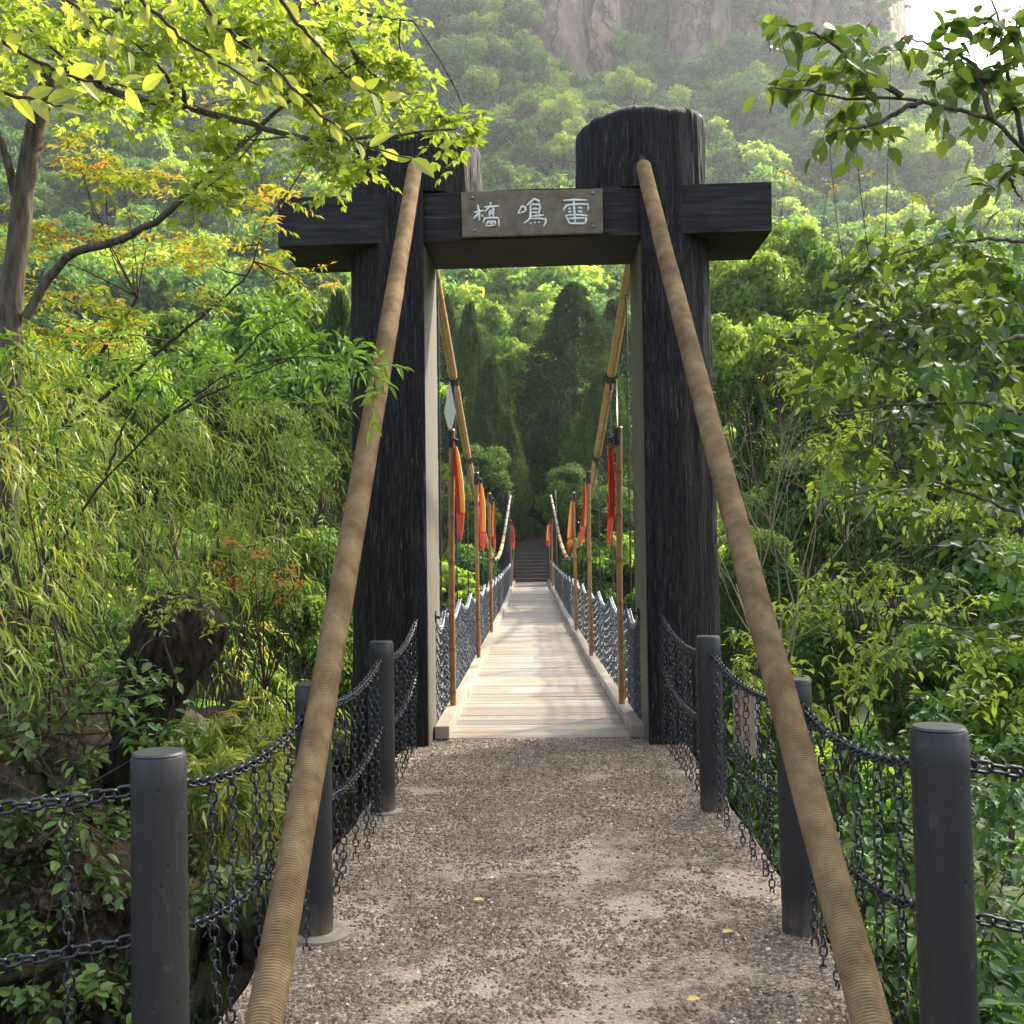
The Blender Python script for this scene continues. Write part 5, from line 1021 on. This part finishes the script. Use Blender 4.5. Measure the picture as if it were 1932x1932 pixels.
scatter_shrub('undergrowth_shrub', 'leafy undergrowth seen between left railing chains low down', 'shrub', (500, 1950, 6.2), [(620, 1650, 40, 6, 7.5), (640, 1500, 40, 6, 8.5), (600, 1450, 40, 6, 8.6), (420, 1850, 60, 6, 5.6), (360, 1800, 50, 5, 5.4), (480, 1900, 50, 6, 5.4)], 'under', .07, .45, 'leaf', 'undergrowth beside the path', L=.24, gap=.04, t=.5, up=.25, mult=1.6)

scatter_shrub('undergrowth_shrub', 'yellow-green leafy bush below the stump behind the nearest left railing', 'shrub', (460, 1900, 6.0), [(400, 1420, 50, 6, 6.4), (470, 1440, 50, 6, 6.4), (430, 1520, 60, 8, 6.2), (380, 1400, 50, 7, 5.9), (440, 1370, 50, 7, 6.0), (500, 1400, 40, 6, 6.1), (400, 1460, 45, 7, 5.6), (460, 1490, 45, 7, 5.6), (510, 1540, 40, 6, 6.2), (400, 1600, 50, 6, 6.0), (470, 1640, 55, 7, 5.9), (430, 1730, 55, 6, 5.7), (500, 1740, 45, 6, 5.7), (360, 1480, 35, 4, 6.0)], 'bamboo', .10, .16, 'blade', 'undergrowth beside the path', L=.22, gap=.018, t=.62, up=.35, mult=4, ang=35, tilt=.7)
# bare twiggy shrub
base = U(1470, 1330, 10); bs = thing('bare_shrub', 'bare twiggy shrub behind the right gate log', 'shrub', base); mb = MB(); pl = Plant()
def grow(p, d, L, r, dep):
    d = unit(d+np.array([.25 if p[0] < base[0]-.5 else 0, 0, 0])); q = curve(p, p+d*L, .05, 6); mb.tube(q, np.linspace(r, r*.6, 6), 4, False)
    if dep == 0:
        pl.spray(q[2], d, L*.6, .022, L*.13, t=.7, twig=0); return
    for _ in range(3 if dep > 1 else 2): grow(q[rng.integers(3, 6)], unit(d+rng.normal(0, .42, 3)+np.array([0, 0, .06])), L*rng.uniform(.6, .85), r*.6, dep-1)
for a in (-.3, -.15, .0, .15, .3): grow(base, unit(np.array([a, rng.normal(0, .2), 1.])), 1.15, .012, 4)
pl.build(bs, 'bamboo', .6, 'rhomb', None, base); local(mb, base).build('branches', M['paletwig'], bs)

# unseen tall trees added right of the frame to shade the path
def canopy(x, y, zc, r, semi, label, seed, n=15000):
    g0 = Hs(x, y); t = thing('added_shade_tree', label, 'tree', (x, y, g0), 'unseen trees added to shade the path'); mb, cs = crown(seed, 40, n, .07, semi=semi); zo = .55+semi[2]
    mb.V = [(q-np.array([0, 0, zo]))*r+np.array([0, 0, zc-g0]) for q in mb.V]; mb.build('crown', M['dark'], t); cs = (cs-np.array([0, 0, zo]))*r+np.array([0, 0, zc-g0])
    mb = MB(); z = np.linspace(-.3, zc-g0, 20); P = np.stack([.1*np.sin(z*.6), .1*np.cos(z*.5), z], -1); mb.tube(P, np.linspace(.24, .1, 20), 12, False)
    for c in cs[::2]:
        q = np.linspace(0, 1, 8)[:, None]; a0 = P[rng.integers(13, 19)]; mb.tube(a0+(c-a0)*q+rng.normal(0, .2, 3)*np.sin(np.pi*q), np.linspace(.08, .02, 8), 6, False)
    mb.build('trunk', M['bark'], t, smooth=True)
sd_ = np.array(sdir)
for gx, gy, zc, r_, sy, lb, sd2 in ((1.6, 4.2, 17.5, 5.0, .6, 'unseen shade tree added right of the bridge head, nearest of the three', 61), (3.4, 7.6, 14.5, 3.6, .7, 'unseen shade tree added right of the bridge head, with the narrowest crown', 62), (4.5, .5, 13.0, 4.6, .7, 'unseen shade tree added farthest outside the right edge of the picture', 63)):
    t_ = zc/sd_[2]; canopy(gx+sd_[0]*t_, gy+sd_[1]*t_, zc, r_, (1, 1, sy), lb, sd2, 18000)
# fallen leaves
for px, py, lb in ((1376, 1762, 'pale yellow fallen leaf on the gravel near the second right post'), (1312, 1888, 'tan fallen leaf flat on the path at the lower right'), (905, 1700, 'tiny yellow leaf on the middle of the path')):
    d = 1.6*2084/(py-1025); p_ = U(px, py, d); p_[2] = .02; mb = MB(); leaves(mb, np.array([[-.03, 0, 0]]), np.array([[1, .3, .1]]), np.array([[.1, -.3, 1]]), np.array([.055]), .5, 'leaf', np.array([.5])); o = mb.build('fallen_leaf', M['dryleaf']); o.location = p_; tag(o, lb, 'leaf')

# haze
def haze():
    mb = MB(); mb.box((-330, -12, -16), (330, 560, 300)); o = mb.build('haze', None); tag(o, kind='stuff')
    m = bpy.data.materials.new('haze'); m.use_nodes = True; t = m.node_tree
    for n in list(t.nodes):
        if n.type != 'OUTPUT_MATERIAL': t.nodes.remove(n)
    v = t.nodes.new('ShaderNodeVolumePrincipled'); v.inputs['Color'].default_value = (.86, .91, 1, 1); v.inputs['Density'].default_value = HAZE; v.inputs['Anisotropy'].default_value = .4
    t.links.new(v.outputs[0], t.nodes['Material Output'].inputs['Volume']); o.data.materials.append(m)
HAZE = .00018
haze()
